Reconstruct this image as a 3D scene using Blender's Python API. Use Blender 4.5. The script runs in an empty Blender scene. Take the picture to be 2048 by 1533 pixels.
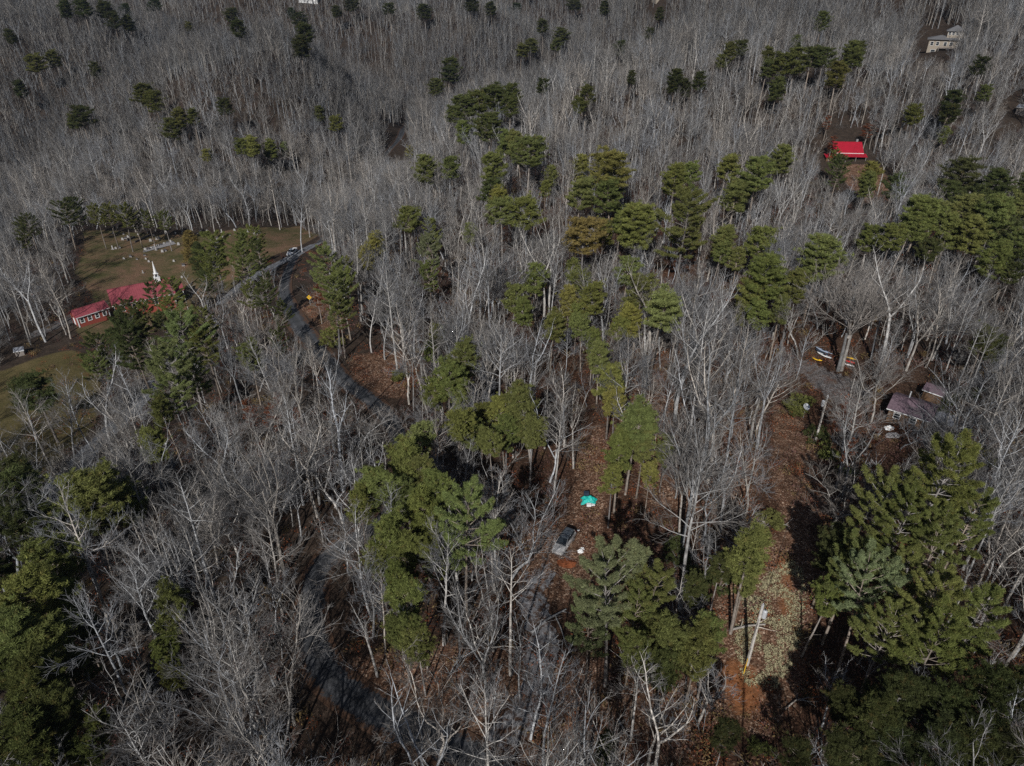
import bpy, math, random
import numpy as np
from mathutils import Vector
R = math.radians
PI = math.pi
random.seed(7)
rng = np.random.default_rng(7)

# ------------------------------------------------------------------ camera, world, sun, exposure
scene = bpy.context.scene
COL = scene.collection
CAM_H = 68.0
PITCH = R(31.0)
FPX = 1400.0
cam_d = bpy.data.cameras.new("camera")
cam_d.sensor_width = 36.0
cam_d.sensor_fit = 'HORIZONTAL'
cam_d.lens = 36.0 * FPX / 2048.0
cam_d.clip_start = 0.5
cam_d.clip_end = 12000
cam = bpy.data.objects.new("camera", cam_d)
cam.location = (0, 0, CAM_H)
cam.rotation_euler = (PI / 2 - PITCH, 0, 0)
COL.objects.link(cam)
scene.camera = cam

SUN_EL = R(34.0)
SUN_AZ = R(194.0)           # clockwise from +Y
world = bpy.data.worlds.new("World")
scene.world = world
world.use_nodes = True
wn = world.node_tree
for n in list(wn.nodes):
    wn.nodes.remove(n)
sky = wn.nodes.new('ShaderNodeTexSky')
sky.sky_type = 'NISHITA'
sky.sun_disc = False
sky.sun_elevation = SUN_EL
sky.sun_rotation = SUN_AZ
bg = wn.nodes.new('ShaderNodeBackground')
bg.inputs['Strength'].default_value = 0.05
wo = wn.nodes.new('ShaderNodeOutputWorld')
wn.links.new(sky.outputs[0], bg.inputs[0])
wn.links.new(bg.outputs[0], wo.inputs[0])

sun_d = bpy.data.lights.new("sun", 'SUN')
sun_d.energy = 5.0
sun_d.angle = R(0.53)
sun_d.color = (1.0, 0.975, 0.945)
sun = bpy.data.objects.new("sun", sun_d)
to_sun = Vector((math.sin(SUN_AZ) * math.cos(SUN_EL), math.cos(SUN_AZ) * math.cos(SUN_EL), math.sin(SUN_EL)))
sun.rotation_euler = (-to_sun).to_track_quat('-Z', 'Y').to_euler()
sun.location = to_sun * 200
COL.objects.link(sun)

scene.view_settings.view_transform = 'Standard'
scene.view_settings.look = 'None'
scene.view_settings.exposure = -0.27
scene.view_settings.gamma = 1.0
try:
    scene.view_settings.use_curve_mapping = False
except Exception:
    pass
cy = scene.cycles
cy.max_bounces = 4
cy.diffuse_bounces = 1
cy.glossy_bounces = 1
cy.transmission_bounces = 2
cy.transparent_max_bounces = 4
cy.volume_bounces = 0
cy.use_denoising = False
cy.use_adaptive_sampling = False
cy.caustics_reflective = False
cy.caustics_refractive = False
cy.sample_clamp_indirect = 3.0

# ------------------------------------------------------------------ terrain height
def ss(t):
    t = np.clip(t, 0, 1)
    return t * t * (3 - 2 * t)

def height(x, y):
    x = np.asarray(x, float); y = np.asarray(y, float)
    h = np.zeros(np.broadcast(x, y).shape)
    # valley to the west, where the church stands
    h = h - 20 * ss((-x - 34) / 62) * (0.35 + 0.65 * ss((y - 40) / 90)) * (1 - ss((y - 270) / 170))
    # steep wooded hill to the north-east
    s = (x * 0.55 + y * 0.83 - 262) / 175
    h = h + 52 * ss(s) * ss((x - 30) / 130)
    h = h + 40 * ss((x - 190) / 160) * ss((y - 280) / 160)
    # rising ground behind the graveyard
    h = h + 30 * ss((y - 330) / 420) * ss((-x + 20) / 160)
    # ridges and hollows further out
    a = ss((y - 230) / 220)
    h = h + a * (17 * np.sin(y * 0.021 + x * 0.011 + 0.8) + 12 * np.sin(x * 0.029 - y * 0.008 + 2.0))
    f = ss((y - 480) / 500)
    h = h + f * (26 * np.sin(x * 0.0061 + y * 0.0032) + 12 * np.sin(y * 0.0079 - x * 0.0034 + 1.2))
    h = h + ss((y - 1500) / 1500) * 70
    # hollow running up between the far-left hill and the centre ridge
    xc = -62 - (y - 300) * 0.10
    h = h + 12 * np.exp(-((x - 50) / 70) ** 2) * np.exp(-((y - 330) / 90) ** 2)
    h = h - 24 * np.exp(-((x - xc) / 40) ** 2) * ss((y - 300) / 120) * (1 - ss((y - 900) / 400))
    # spur the property stands on
    h = h + 2.2 * np.sin(x * 0.045 + 0.4) * np.sin(y * 0.03) + 1.2 * np.sin(x * 0.11 + y * 0.05)
    # road cut beside the centre ridge
    h = h - 9 * np.exp(-(((x + 62) * 0.9 + (y - 330) * 0.1) / 34) ** 2) * np.exp(-((y - 350) / 110) ** 2)
    return h

CP, SP = math.cos(PITCH), math.sin(PITCH)

def project(x, y, z):
    dz = z - CAM_H
    fwd = y * CP - dz * SP
    up = y * SP + dz * CP
    return 1024 + FPX * x / fwd, 766.5 - FPX * up / fwd, fwd

def ray(px, py):
    u = (px - 1024) / FPX
    v = (py - 766.5) / FPX
    return u, CP - SP * v, -(SP + CP * v)

def ground_at(px, py, dz=0.0):
    """point of the terrain (raised by dz) that the photograph shows at a pixel"""
    dx, dy, dv = ray(px, py)
    t = np.arange(20, 3200, 1.5)
    g = (CAM_H + dv * t) - (height(dx * t, dy * t) + dz)
    k = np.argmax(g < 0)
    if g[k] >= 0:
        k = len(t) - 1
    t0, t1 = t[max(k - 1, 0)], t[k]
    for _ in range(24):
        tm = (t0 + t1) / 2
        if CAM_H + dv * tm - float(height(dx * tm, dy * tm)) - dz < 0:
            t1 = tm
        else:
            t0 = tm
    return dx * t1, dy * t1, float(height(dx * t1, dy * t1))

def hz(x, y):
    return float(height(x, y))

# ------------------------------------------------------------------ materials
def new_mat(name):
    m = bpy.data.materials.new(name)
    m.use_nodes = True
    nt = m.node_tree
    b = nt.nodes['Principled BSDF']
    b.inputs['Specular IOR Level'].default_value = 0.2
    b.inputs['Roughness'].default_value = 0.85
    return m, nt, b

def N(nt, typ, **kw):
    n = nt.nodes.new(typ)
    for k, v in kw.items():
        if k in n.inputs:
            n.inputs[k].default_value = v
        else:
            setattr(n, k, v)
    return n

def ramp(nt, fac, stops):
    r = nt.nodes.new('ShaderNodeValToRGB')
    e = r.color_ramp.elements
    while len(e) < len(stops):
        e.new(0.5)
    for i, (p, c) in enumerate(stops):
        e[i].position = p
        e[i].color = (*c, 1)
    nt.links.new(fac, r.inputs[0])
    return r.outputs[0]

def mixc(nt, fac, a, b, blend='MIX'):
    m = nt.nodes.new('ShaderNodeMix')
    m.data_type = 'RGBA'
    m.blend_type = blend
    for sock, val in ((m.inputs[0], fac), (m.inputs[6], a), (m.inputs[7], b)):
        if hasattr(val, 'is_linked') or hasattr(val, 'links'):
            nt.links.new(val, sock)
        elif isinstance(val, (int, float)):
            sock.default_value = val
        else:
            sock.default_value = (*val, 1) if len(val) == 3 else val
    return m.outputs[2]

def math_n(nt, op, a, b=0.0, clamp=False):
    m = nt.nodes.new('ShaderNodeMath')
    m.operation = op
    m.use_clamp = clamp
    for i, val in enumerate((a, b)):
        if hasattr(val, 'links'):
            nt.links.new(val, m.inputs[i])
        else:
            m.inputs[i].default_value = val
    return m.outputs[0]

def simple(name, col, rough=0.8, spec=0.2, metal=0.0, var=0.15, scale=3.0, coord='Object'):
    m, nt, b = new_mat(name)
    tc = N(nt, 'ShaderNodeTexCoord')
    no = N(nt, 'ShaderNodeTexNoise', Scale=scale, Detail=5.0)
    nt.links.new(tc.outputs[coord], no.inputs['Vector'])
    lo = tuple(c * (1 - var) for c in col)
    hi = tuple(min(1, c * (1 + var)) for c in col)
    c = ramp(nt, no.outputs[0], [(0.3, lo), (0.7, hi)])
    nt.links.new(c, b.inputs['Base Color'])
    b.inputs['Roughness'].default_value = rough
    b.inputs['Specular IOR Level'].default_value = spec
    b.inputs['Metallic'].default_value = metal
    return m

def bark_mat(name, lo, hi, scale=1.3):
    m, nt, b = new_mat(name)
    tc = N(nt, 'ShaderNodeTexCoord')
    mp = N(nt, 'ShaderNodeMapping')
    mp.inputs['Scale'].default_value = (2.2, 2.2, 1.0)
    nt.links.new(tc.outputs['Object'], mp.inputs[0])
    no = N(nt, 'ShaderNodeTexNoise', Scale=scale, Detail=6.0, Roughness=0.7)
    nt.links.new(mp.outputs[0], no.inputs['Vector'])
    c = ramp(nt, no.outputs[0], [(0.33, lo), (0.62, hi)])
    oi = N(nt, 'ShaderNodeObjectInfo')
    v = math_n(nt, 'MULTIPLY_ADD', oi.outputs['Random'], 0.7)
    v.node.inputs[2].default_value = 0.65
    rf = math_n(nt, 'FRACT', math_n(nt, 'MULTIPLY', oi.outputs['Random'], 7.3))
    c = mixc(nt, 1.0, c, ramp(nt, rf, [(0.0, (0.90, 0.96, 1.06)), (0.5, (1.0, 0.98, 0.96)), (1.0, (1.06, 0.98, 0.90))]), 'MULTIPLY')
    c2 = mixc(nt, 1.0, c, (1, 1, 1), 'MULTIPLY')
    comb = N(nt, 'ShaderNodeCombineColor')
    for i in range(3):
        nt.links.new(v, comb.inputs[i])
    nt.links.new(comb.outputs[0], c2.node.inputs[7])
    nt.links.new(c2, b.inputs['Base Color'])
    b.inputs['Roughness'].default_value = 0.9
    b.inputs['Specular IOR Level'].default_value = 0.1
    return m

M = {}
M['bark'] = bark_mat('pale_bark', (0.13, 0.126, 0.120), (0.50, 0.49, 0.47))
M['twig'] = bark_mat('twig_bark', (0.085, 0.082, 0.080), (0.255, 0.248, 0.242), 0.8)
M['brush'] = bark_mat('brush_bark', (0.06, 0.052, 0.045), (0.16, 0.145, 0.13), 0.8)
M['fartwig'] = bark_mat('far_twig_bark', (0.036, 0.034, 0.034), (0.105, 0.101, 0.100), 0.8)
M['farbark'] = bark_mat('far_bark', (0.08, 0.08, 0.078), (0.32, 0.315, 0.305))
M['pinebark'] = bark_mat('pine_bark', (0.11, 0.09, 0.075), (0.30, 0.27, 0.24))
M['deadwood'] = bark_mat('dead_wood', (0.25, 0.24, 0.22), (0.5, 0.48, 0.45))

def needle_mat():
    m, nt, b = new_mat('needles')
    oi = N(nt, 'ShaderNodeObjectInfo')
    at = N(nt, 'ShaderNodeAttribute')
    at.attribute_name = 'tuft'
    k = math_n(nt, 'MULTIPLY_ADD', at.outputs['Fac'], 0.75)
    k.node.inputs[2].default_value = 0.62
    comb = N(nt, 'ShaderNodeCombineColor')
    for i in range(3):
        nt.links.new(k, comb.inputs[i])
    c = mixc(nt, 1.0, oi.outputs['Color'], comb.outputs[0], 'MULTIPLY')
    # some tufts are browner
    br = math_n(nt, 'GREATER_THAN', at.outputs['Fac'], 0.95)
    brf = math_n(nt, 'MULTIPLY', br, 0.5)
    c = mixc(nt, brf, c, (0.13, 0.085, 0.03))
    nt.links.new(c, b.inputs['Base Color'])
    b.inputs['Roughness'].default_value = 0.7
    b.inputs['Specular IOR Level'].default_value = 0.15
    tr = N(nt, 'ShaderNodeBsdfTranslucent')
    nt.links.new(c, tr.inputs['Color'])
    mx = N(nt, 'ShaderNodeMixShader')
    mx.inputs[0].default_value = 0.28
    out = nt.nodes['Material Output']
    nt.links.new(b.outputs[0], mx.inputs[1])
    nt.links.new(tr.outputs[0], mx.inputs[2])
    nt.links.new(mx.outputs[0], out.inputs[0])
    return m
M['needle'] = needle_mat()

def attr(nt, name):
    a = N(nt, 'ShaderNodeAttribute')
    a.attribute_name = name
    return a.outputs['Fac']

def ground_mat():
    m, nt, b = new_mat('forest_floor')
    tc = N(nt, 'ShaderNodeTexCoord')
    P = tc.outputs['Object']
    def noise(s, d=6.0, r=0.6):
        n = N(nt, 'ShaderNodeTexNoise', Scale=s, Detail=d, Roughness=r)
        nt.links.new(P, n.inputs['Vector'])
        return n.outputs[0]
    vor = N(nt, 'ShaderNodeTexVoronoi', Scale=6.5)
    vor.inputs['Randomness'].default_value = 1.0
    nt.links.new(P, vor.inputs['Vector'])
    sep = N(nt, 'ShaderNodeSeparateColor')
    nt.links.new(vor.outputs['Color'], sep.inputs[0])
    leafv = sep.outputs[0]
    big = noise(0.055, 5.0, 0.65)
    mid = noise(0.6, 6.0, 0.7)
    fine = noise(5.0, 4.0, 0.7)
    litter = ramp(nt, leafv, [(0.0, (0.025, 0.014, 0.009)), (0.45, (0.062, 0.030, 0.019)), (0.75, (0.11, 0.054, 0.032)), (0.93, (0.17, 0.095, 0.058)), (1.0, (0.32, 0.23, 0.16))])
    dark = ramp(nt, mid, [(0.3, (0.022, 0.016, 0.012)), (0.7, (0.10, 0.055, 0.036))])
    bm = ramp(nt, big, [(0.40, (0, 0, 0)), (0.62, (1, 1, 1))])
    bm2 = math_n(nt, 'MULTIPLY', bm, 0.45)
    base = mixc(nt, bm2, litter, dark)
    # duller brown floor away from the clearings
    base = mixc(nt, attr(nt, 'dull'), base, ramp(nt, mid, [(0.25, (0.020, 0.018, 0.015)), (0.75, (0.082, 0.062, 0.048))]))
    # mown grass in winter
    edge = math_n(nt, 'MULTIPLY', math_n(nt, 'SUBTRACT', fine, 0.5), 1.1)
    def soft(name, e=edge, lo=0.35, hi=0.65):
        v = math_n(nt, 'ADD', attr(nt, name), e)
        mr = N(nt, 'ShaderNodeMapRange')
        mr.inputs['From Min'].default_value = lo
        mr.inputs['From Max'].default_value = hi
        nt.links.new(v, mr.inputs['Value'])
        return mr.outputs[0]
    gr = ramp(nt, noise(0.10, 6.0, 0.7), [(0.36, (0.085, 0.088, 0.034)), (0.47, (0.15, 0.120, 0.062)), (0.60, (0.24, 0.150, 0.095))])
    gr = mixc(nt, 0.55, gr, ramp(nt, fine, [(0.3, (0.35, 0.35, 0.33)), (0.7, (1, 1, 1))]), 'MULTIPLY')
    base = mixc(nt, soft('lawn'), base, gr)
    fl = ramp(nt, noise(0.16, 6.0, 0.75), [(0.3, (0.075, 0.068, 0.026)), (0.7, (0.15, 0.115, 0.055))])
    base = mixc(nt, soft('field'), base, fl)
    # open leaf litter
    bright = ramp(nt, leafv, [(0.0, (0.06, 0.030, 0.018)), (0.5, (0.185, 0.098, 0.062)), (0.85, (0.33, 0.205, 0.135)), (1.0, (0.58, 0.44, 0.33))])
    bright = mixc(nt, ramp(nt, mid, [(0.42, (0, 0, 0)), (0.60, (0.6, 0.6, 0.6))]), bright, (0.055, 0.030, 0.018))
    base = mixc(nt, soft('litter'), base, bright)
    # orange clay
    clay = ramp(nt, mid, [(0.3, (0.20, 0.075, 0.030)), (0.7, (0.34, 0.15, 0.065))])
    base = mixc(nt, soft('clay', lo=0.4, hi=0.9), base, clay)
    # crushed stone
    stone = ramp(nt, fine, [(0.3, (0.10, 0.10, 0.105)), (0.7, (0.27, 0.265, 0.265))])
    stone = mixc(nt, ramp(nt, mid, [(0.5, (0, 0, 0)), (0.66, (0.7, 0.7, 0.7))]), stone, (0.085, 0.05, 0.032))
    base = mixc(nt, soft('stone', lo=0.45, hi=0.75), base, stone)
    nt.links.new(base, b.inputs['Base Color'])
    b.inputs['Roughness'].default_value = 0.95
    b.inputs['Specular IOR Level'].default_value = 0.05
    bp = N(nt, 'ShaderNodeBump')
    bp.inputs['Strength'].default_value = 0.7
    bp.inputs['Distance'].default_value = 0.25
    hsum = math_n(nt, 'ADD', leafv, math_n(nt, 'MULTIPLY', mid, 2.0))
    nt.links.new(hsum, bp.inputs['Height'])
    nt.links.new(bp.outputs[0], b.inputs['Normal'])
    return m
M['ground'] = ground_mat()

def road_mat():
    m, nt, b = new_mat('worn_asphalt')
    tc = N(nt, 'ShaderNodeTexCoord')
    n1 = N(nt, 'ShaderNodeTexNoise', Scale=0.35, Detail=8.0, Roughness=0.75)
    nt.links.new(tc.outputs['Object'], n1.inputs['Vector'])
    n2 = N(nt, 'ShaderNodeTexNoise', Scale=9.0, Detail=4.0)
    nt.links.new(tc.outputs['Object'], n2.inputs['Vector'])
    c = ramp(nt, n1.outputs[0], [(0.35, (0.042, 0.044, 0.048)), (0.65, (0.085, 0.087, 0.093))])
    c = mixc(nt, 0.5, c, ramp(nt, n2.outputs[0], [(0.35, (0.5, 0.5, 0.5)), (0.65, (1, 1, 1))]), 'MULTIPLY')
    # wheel tracks polished paler, leaves blown over the ragged edges
    ac = math_n(nt, 'ABSOLUTE', attr(nt, 'across'))
    tr = ramp(nt, ac, [(0.15, (0.85, 0.85, 0.85)), (0.38, (1.25, 1.25, 1.25)), (0.62, (0.85, 0.85, 0.85)), (1.0, (0.8, 0.8, 0.8))])
    c = mixc(nt, 1.0, c, tr, 'MULTIPLY')
    n3 = N(nt, 'ShaderNodeTexNoise', Scale=1.6, Detail=7.0, Roughness=0.75)
    nt.links.new(tc.outputs['Object'], n3.inputs['Vector'])
    e = math_n(nt, 'ADD', math_n(nt, 'MULTIPLY', ac, 0.42), math_n(nt, 'MULTIPLY', n3.outputs[0], 0.75))
    c = mixc(nt, ramp(nt, e, [(0.64, (0, 0, 0)), (0.70, (1, 1, 1))]), c, (0.085, 0.048, 0.030))
    nt.links.new(c, b.inputs['Base Color'])
    b.inputs['Roughness'].default_value = 0.8
    return m
M['road'] = road_mat()
M['lane'] = simple('gravel_lane_sunlit_asphalt', (0.16, 0.165, 0.175), 0.95, 0.05, 0, 0.5, 1.2)  # also on the side road, as asphalt painted sunlit
M['brick'] = simple('red_brick', (0.30, 0.075, 0.055), 0.9, 0.1, 0, 0.3, 6)
M['redroof'] = simple('bright_red_metal', (0.36, 0.010, 0.026), 0.5, 0.4, 0, 0.1, 0.8)
M['churchroof'] = simple('faded_red_metal', (0.27, 0.062, 0.075), 0.5, 0.4, 0, 0.12, 0.9)
M['white'] = simple('white_paint', (0.75, 0.75, 0.74), 0.6, 0.3, 0, 0.05, 4)
M['glass'] = simple('dark_glass', (0.02, 0.025, 0.03), 0.12, 0.6, 0, 0.3, 2)
M['tan'] = simple('tan_siding', (0.30, 0.26, 0.21), 0.8, 0.2, 0, 0.1, 3)
M['shingle'] = simple('grey_shingle', (0.14, 0.14, 0.145), 0.9, 0.1, 0, 0.3, 4)
M['purple'] = simple('plum_metal_roof', (0.15, 0.105, 0.125), 0.6, 0.3, 0, 0.2, 2)
M['greyroof'] = simple('grey_metal_roof', (0.22, 0.23, 0.26), 0.6, 0.3, 0, 0.2, 1.5)
M['logwall'] = simple('brown_log_wall', (0.14, 0.085, 0.05), 0.9, 0.1, 0, 0.3, 5)
M['deckwood'] = simple('weathered_deck', (0.24, 0.21, 0.19), 0.9, 0.1, 0, 0.3, 4)
M['pole'] = simple('weathered_pole', (0.50, 0.47, 0.43), 0.9, 0.1, 0, 0.3, 5)
M['steel'] = simple('galvanised_steel', (0.62, 0.64, 0.66), 0.4, 0.5, 0.3, 0.1, 4)
M['wire'] = simple('black_wire', (0.03, 0.03, 0.03), 0.7, 0.2, 0, 0.1, 4)
M['silver'] = simple('silver_car_paint', (0.52, 0.51, 0.50), 0.3, 0.6, 0.1, 0.05, 2)
M['carroof'] = simple('grey_blue_roof_paint', (0.13, 0.15, 0.17), 0.3, 0.6, 0.2, 0.05, 2)
M['carwhite'] = simple('white_car_paint', (0.78, 0.78, 0.79), 0.3, 0.5, 0, 0.04, 2)
M['darkpaint'] = simple('dark_blue_paint', (0.03, 0.045, 0.07), 0.3, 0.5, 0, 0.1, 2)
M['tyre'] = simple('tyre_rubber', (0.025, 0.025, 0.025), 0.9, 0.1, 0, 0.2, 6)
M['rim'] = simple('alloy_rim', (0.5, 0.5, 0.5), 0.4, 0.5, 0.6, 0.1, 6)
M['lampglass'] = simple('lamp_lens', (0.7, 0.68, 0.62), 0.2, 0.5, 0, 0.1, 6)
M['teal'] = simple('teal_tarpaulin', (0.01, 0.42, 0.36), 0.5, 0.4, 0, 0.25, 3)
M['yellow'] = simple('yellow_plastic', (0.75, 0.45, 0.02), 0.5, 0.4, 0, 0.1, 3)
M['red'] = simple('red_plastic', (0.60, 0.02, 0.015), 0.5, 0.4, 0, 0.1, 3)
M['blue'] = simple('grey_blue_plastic', (0.30, 0.36, 0.46), 0.5, 0.4, 0, 0.1, 3)
M['granite'] = simple('pale_granite', (0.34, 0.33, 0.32), 0.7, 0.3, 0, 0.25, 7)
M['darkgranite'] = simple('dark_granite', (0.07, 0.065, 0.07), 0.5, 0.4, 0, 0.25, 7)
M['slab'] = simple('grey_concrete', (0.26, 0.25, 0.25), 0.9, 0.1, 0, 0.25, 4)
M['paleleaf'] = simple('pale_dry_leaves', (0.42, 0.38, 0.23), 0.8, 0.1, 0, 0.35, 3)
M['redleaf'] = simple('russet_oak_leaves', (0.20, 0.065, 0.028), 0.8, 0.1, 0, 0.4, 2)
M['grass'] = simple('straw_grass', (0.17, 0.12, 0.055), 0.9, 0.1, 0, 0.4, 2)
M['plume'] = simple('maroon_brush', (0.13, 0.07, 0.06), 0.9, 0.1, 0, 0.4, 1)

# ------------------------------------------------------------------ object helpers
def tag(o, label=None, cat=None, group=None, kind=None):
    if label: o['label'] = label
    if cat: o['category'] = cat
    if group: o['group'] = group
    if kind: o['kind'] = kind
    return o

def empty(name, loc, rz=0.0):
    o = bpy.data.objects.new(name, None)
    o.empty_display_size = 0.5
    o.location = loc
    o.rotation_euler = (0, 0, rz)
    COL.objects.link(o)
    return o

class Batch:
    """collects tubes and triangles and turns them into one mesh quickly"""
    def __init__(self):
        self.tubes = {}
        self.v = []
        self.f3 = []
        self.f4 = []
        self.n = 0
        self.tuft = []
    def tube(self, pts, rad, k):
        self.tubes.setdefault((len(pts), k), []).append((pts, rad))
    def raw(self, v, f):
        v = np.asarray(v, float).reshape(-1, 3)
        f = np.asarray(f, int)
        (self.f3 if f.shape[1] == 3 else self.f4).append(f + self.n)
        self.v.append(v)
        self.n += len(v)
    def flush(self):
        for (n, k), L in self.tubes.items():
            P = np.array([p for p, r in L])
            Rr = np.array([r for p, r in L])
            T = np.empty_like(P)
            T[:, 1:-1] = P[:, 2:] - P[:, :-2]
            T[:, 0] = P[:, 1] - P[:, 0]
            T[:, -1] = P[:, -1] - P[:, -2]
            T /= np.linalg.norm(T, axis=2, keepdims=True) + 1e-9
            ref = np.where(np.abs(T[:, :1, 2:3]) > 0.8, np.array([1.0, 0, 0]), np.array([0, 0, 1.0]))
            ref = np.broadcast_to(ref, T.shape)
            A = np.cross(T, ref)
            A /= np.linalg.norm(A, axis=2, keepdims=True) + 1e-9
            B = np.cross(T, A)
            ang = np.arange(k) * 2 * PI / k
            ring = (A[:, :, None] * np.cos(ang)[None, None, :, None] + B[:, :, None] * np.sin(ang)[None, None, :, None])
            V = P[:, :, None] + ring * Rr[:, :, None, None]
            m = len(L)
            i = np.arange(n - 1)[:, None] * k
            j = np.arange(k)[None, :]
            j2 = (j + 1) % k
            f = np.stack([i + j, i + j2, i + k + j2, i + k + j], axis=-1).reshape(-1, 4)
            F = (f[None] + (np.arange(m) * n * k)[:, None, None]).reshape(-1, 4)
            self.raw(V.reshape(-1, 3), F)
        self.tubes = {}
    def mesh(self, name, mat, tuft=None, smooth=False):
        self.flush()
        V = np.concatenate(self.v) if self.v else np.zeros((0, 3))
        f3 = np.concatenate(self.f3) if self.f3 else np.zeros((0, 3), int)
        f4 = np.concatenate(self.f4) if self.f4 else np.zeros((0, 4), int)
        me = bpy.data.meshes.new(name)
        me.vertices.add(len(V))
        me.vertices.foreach_set('co', V.astype(np.float32).ravel())
        loops = np.concatenate([f3.ravel(), f4.ravel()]).astype(np.int32)
        me.loops.add(len(loops))
        me.loops.foreach_set('vertex_index', loops)
        starts = np.concatenate([np.arange(len(f3)) * 3, len(f3) * 3 + np.arange(len(f4)) * 4]).astype(np.int32)
        me.polygons.add(len(starts))
        me.polygons.foreach_set('loop_start', starts)
        me.update(calc_edges=True)
        if smooth:
            me.polygons.foreach_set('use_smooth', np.ones(len(starts), bool))
        if tuft is not None:
            a = me.attributes.new('tuft', 'FLOAT', 'POINT')
            a.data.foreach_set('value', np.asarray(tuft, np.float32))
        me.materials.append(mat)
        return me

def obj(name, me, parent=None, loc=None):
    o = bpy.data.objects.new(name, me)
    COL.objects.link(o)
    if parent is not None:
        o.parent = parent
    if loc is not None:
        o.location = loc
    return o

class MB:
    """boxes, prisms, cylinders and sheets collected into one mesh"""
    def __init__(self):
        self.v = []; self.f = []
    def add(self, v, f):
        n = len(self.v)
        self.v += [tuple(p) for p in v]
        self.f += [tuple(i + n for i in q) for q in f]
        return self
    def box(self, x0, x1, y0, y1, z0, z1):
        return self.add([(x0, y0, z0), (x1, y0, z0), (x1, y1, z0), (x0, y1, z0), (x0, y0, z1), (x1, y0, z1), (x1, y1, z1), (x0, y1, z1)],
                        [(0, 3, 2, 1), (4, 5, 6, 7), (0, 1, 5, 4), (1, 2, 6, 5), (2, 3, 7, 6), (3, 0, 4, 7)])
    def tube(self, p0, p1, r0, r1=None, k=8):
        r1 = r0 if r1 is None else r1
        a = Vector(p0); b = Vector(p1)
        t = (b - a).normalized()
        u = t.cross(Vector((0, 0, 1)) if abs(t.z) < 0.9 else Vector((1, 0, 0))).normalized()
        w = t.cross(u)
        v = []
        for c, r in ((a, r0), (b, r1)):
            for i in range(k):
                g = 2 * PI * i / k
                v.append(c + u * math.cos(g) * r + w * math.sin(g) * r)
        f = [(i, (i + 1) % k, k + (i + 1) % k, k + i) for i in range(k)]
        f.append(tuple(range(k))[::-1]); f.append(tuple(range(k, 2 * k)))
        return self.add(v, f)
    def slopebox(self, quad, th):
        """a roof plane: four top corners, given a thickness downwards"""
        v = list(quad) + [(p[0], p[1], p[2] - th) for p in quad]
        return self.add(v, [(0, 1, 2, 3), (7, 6, 5, 4), (0, 4, 5, 1), (1, 5, 6, 2), (2, 6, 7, 3), (3, 7, 4, 0)])
    def build(self, name, mat, parent=None, loc=None, bevel=0.0, smooth=False):
        me = bpy.data.meshes.new(name)
        me.from_pydata([tuple(p) for p in self.v], [], self.f)
        me.update()
        if smooth:
            me.polygons.foreach_set('use_smooth', np.ones(len(me.polygons), bool))
        me.materials.append(mat)
        o = obj(name, me, parent, loc)
        if bevel:
            b = o.modifiers.new('bevel', 'BEVEL'); b.width = bevel; b.segments = 2
        return o

# ------------------------------------------------------------------ the ground
def spaced(a, b, step, far_a, far_b, growth):
    mid = list(np.arange(a, b + 0.01, step))
    s, x, right = step, b, []
    while x < far_b:
        s *= growth; x += s; right.append(x)
    s, x, left = step, a, []
    while x > far_a:
        s *= growth; x -= s; left.append(x)
    return np.array(left[::-1] + mid + right)

gx = spaced(-170, 175, 1.0, -3600, 3600, 1.05)
gy = spaced(0, 330, 1.0, -260, 4500, 1.035)
GX, GY = np.meshgrid(gx, gy)
GZ = height(GX, GY)

def px_poly(pts):
    return np.array([ground_at(*p)[:2] for p in pts])

def inside(poly, X, Y):
    r = np.zeros(X.shape, bool)
    n = len(poly)
    for i in range(n):
        x0, y0 = poly[i]; x1, y1 = poly[(i + 1) % n]
        c = ((y0 > Y) != (y1 > Y)) & (X < (x1 - x0) * (Y - y0) / (y1 - y0 + 1e-12) + x0)
        r ^= c
    return r

def blur(a, n=2):
    for _ in range(n):
        p = np.pad(a, 1, mode='edge')
        a = (p[1:-1, 1:-1] * 2 + p[:-2, 1:-1] + p[2:, 1:-1] + p[1:-1, :-2] + p[1:-1, 2:]) / 6
    return a

LAWN = px_poly([(165, 462), (330, 470), (430, 468), (520, 455), (600, 452), (640, 470), (600, 492), (540, 515), (500, 545), (460, 580), (345, 640), (260, 680), (180, 690), (150, 660), (190, 600), (150, 545), (170, 500)])
FIELD = px_poly([(-120, 740), (0, 745), (60, 720), (140, 700), (180, 712), (200, 770), (190, 850), (110, 930), (40, 1000), (-60, 1010), (-200, 900)])
LITTER = [px_poly(p) for p in (
    [(1170, 850), (1200, 845), (1215, 900), (1225, 980), (1200, 1040), (1210, 1120), (1180, 1180), (1120, 1210), (1045, 1180), (1010, 1110), (1050, 1050), (1120, 1030), (1150, 960)],
    [(1548, 800), (1600, 812), (1630, 880), (1650, 960), (1660, 1030), (1590, 1060), (1550, 1000), (1545, 900)],
    [(1440, 1180), (1560, 1060), (1620, 1060), (1625, 1200), (1610, 1330), (1600, 1400), (1560, 1470), (1440, 1460), (1400, 1400), (1410, 1260)],
    [(690, 715), (800, 700), (850, 760), (800, 800), (720, 790)],
    [(700, 1320), (900, 1290), (1150, 1320), (1380, 1330), (1400, 1533), (1060, 1533), (860, 1420), (700, 1370)],
    [(1120, 560), (1210, 560), (1420, 700), (1500, 760), (1530, 960), (1480, 1050), (1300, 1010), (1230, 820)],
    [(640, 570), (690, 640), (680, 700), (600, 620)],
    [(1680, 330), (1760, 330), (1790, 380), (1760, 420), (1700, 380)])]
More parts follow.
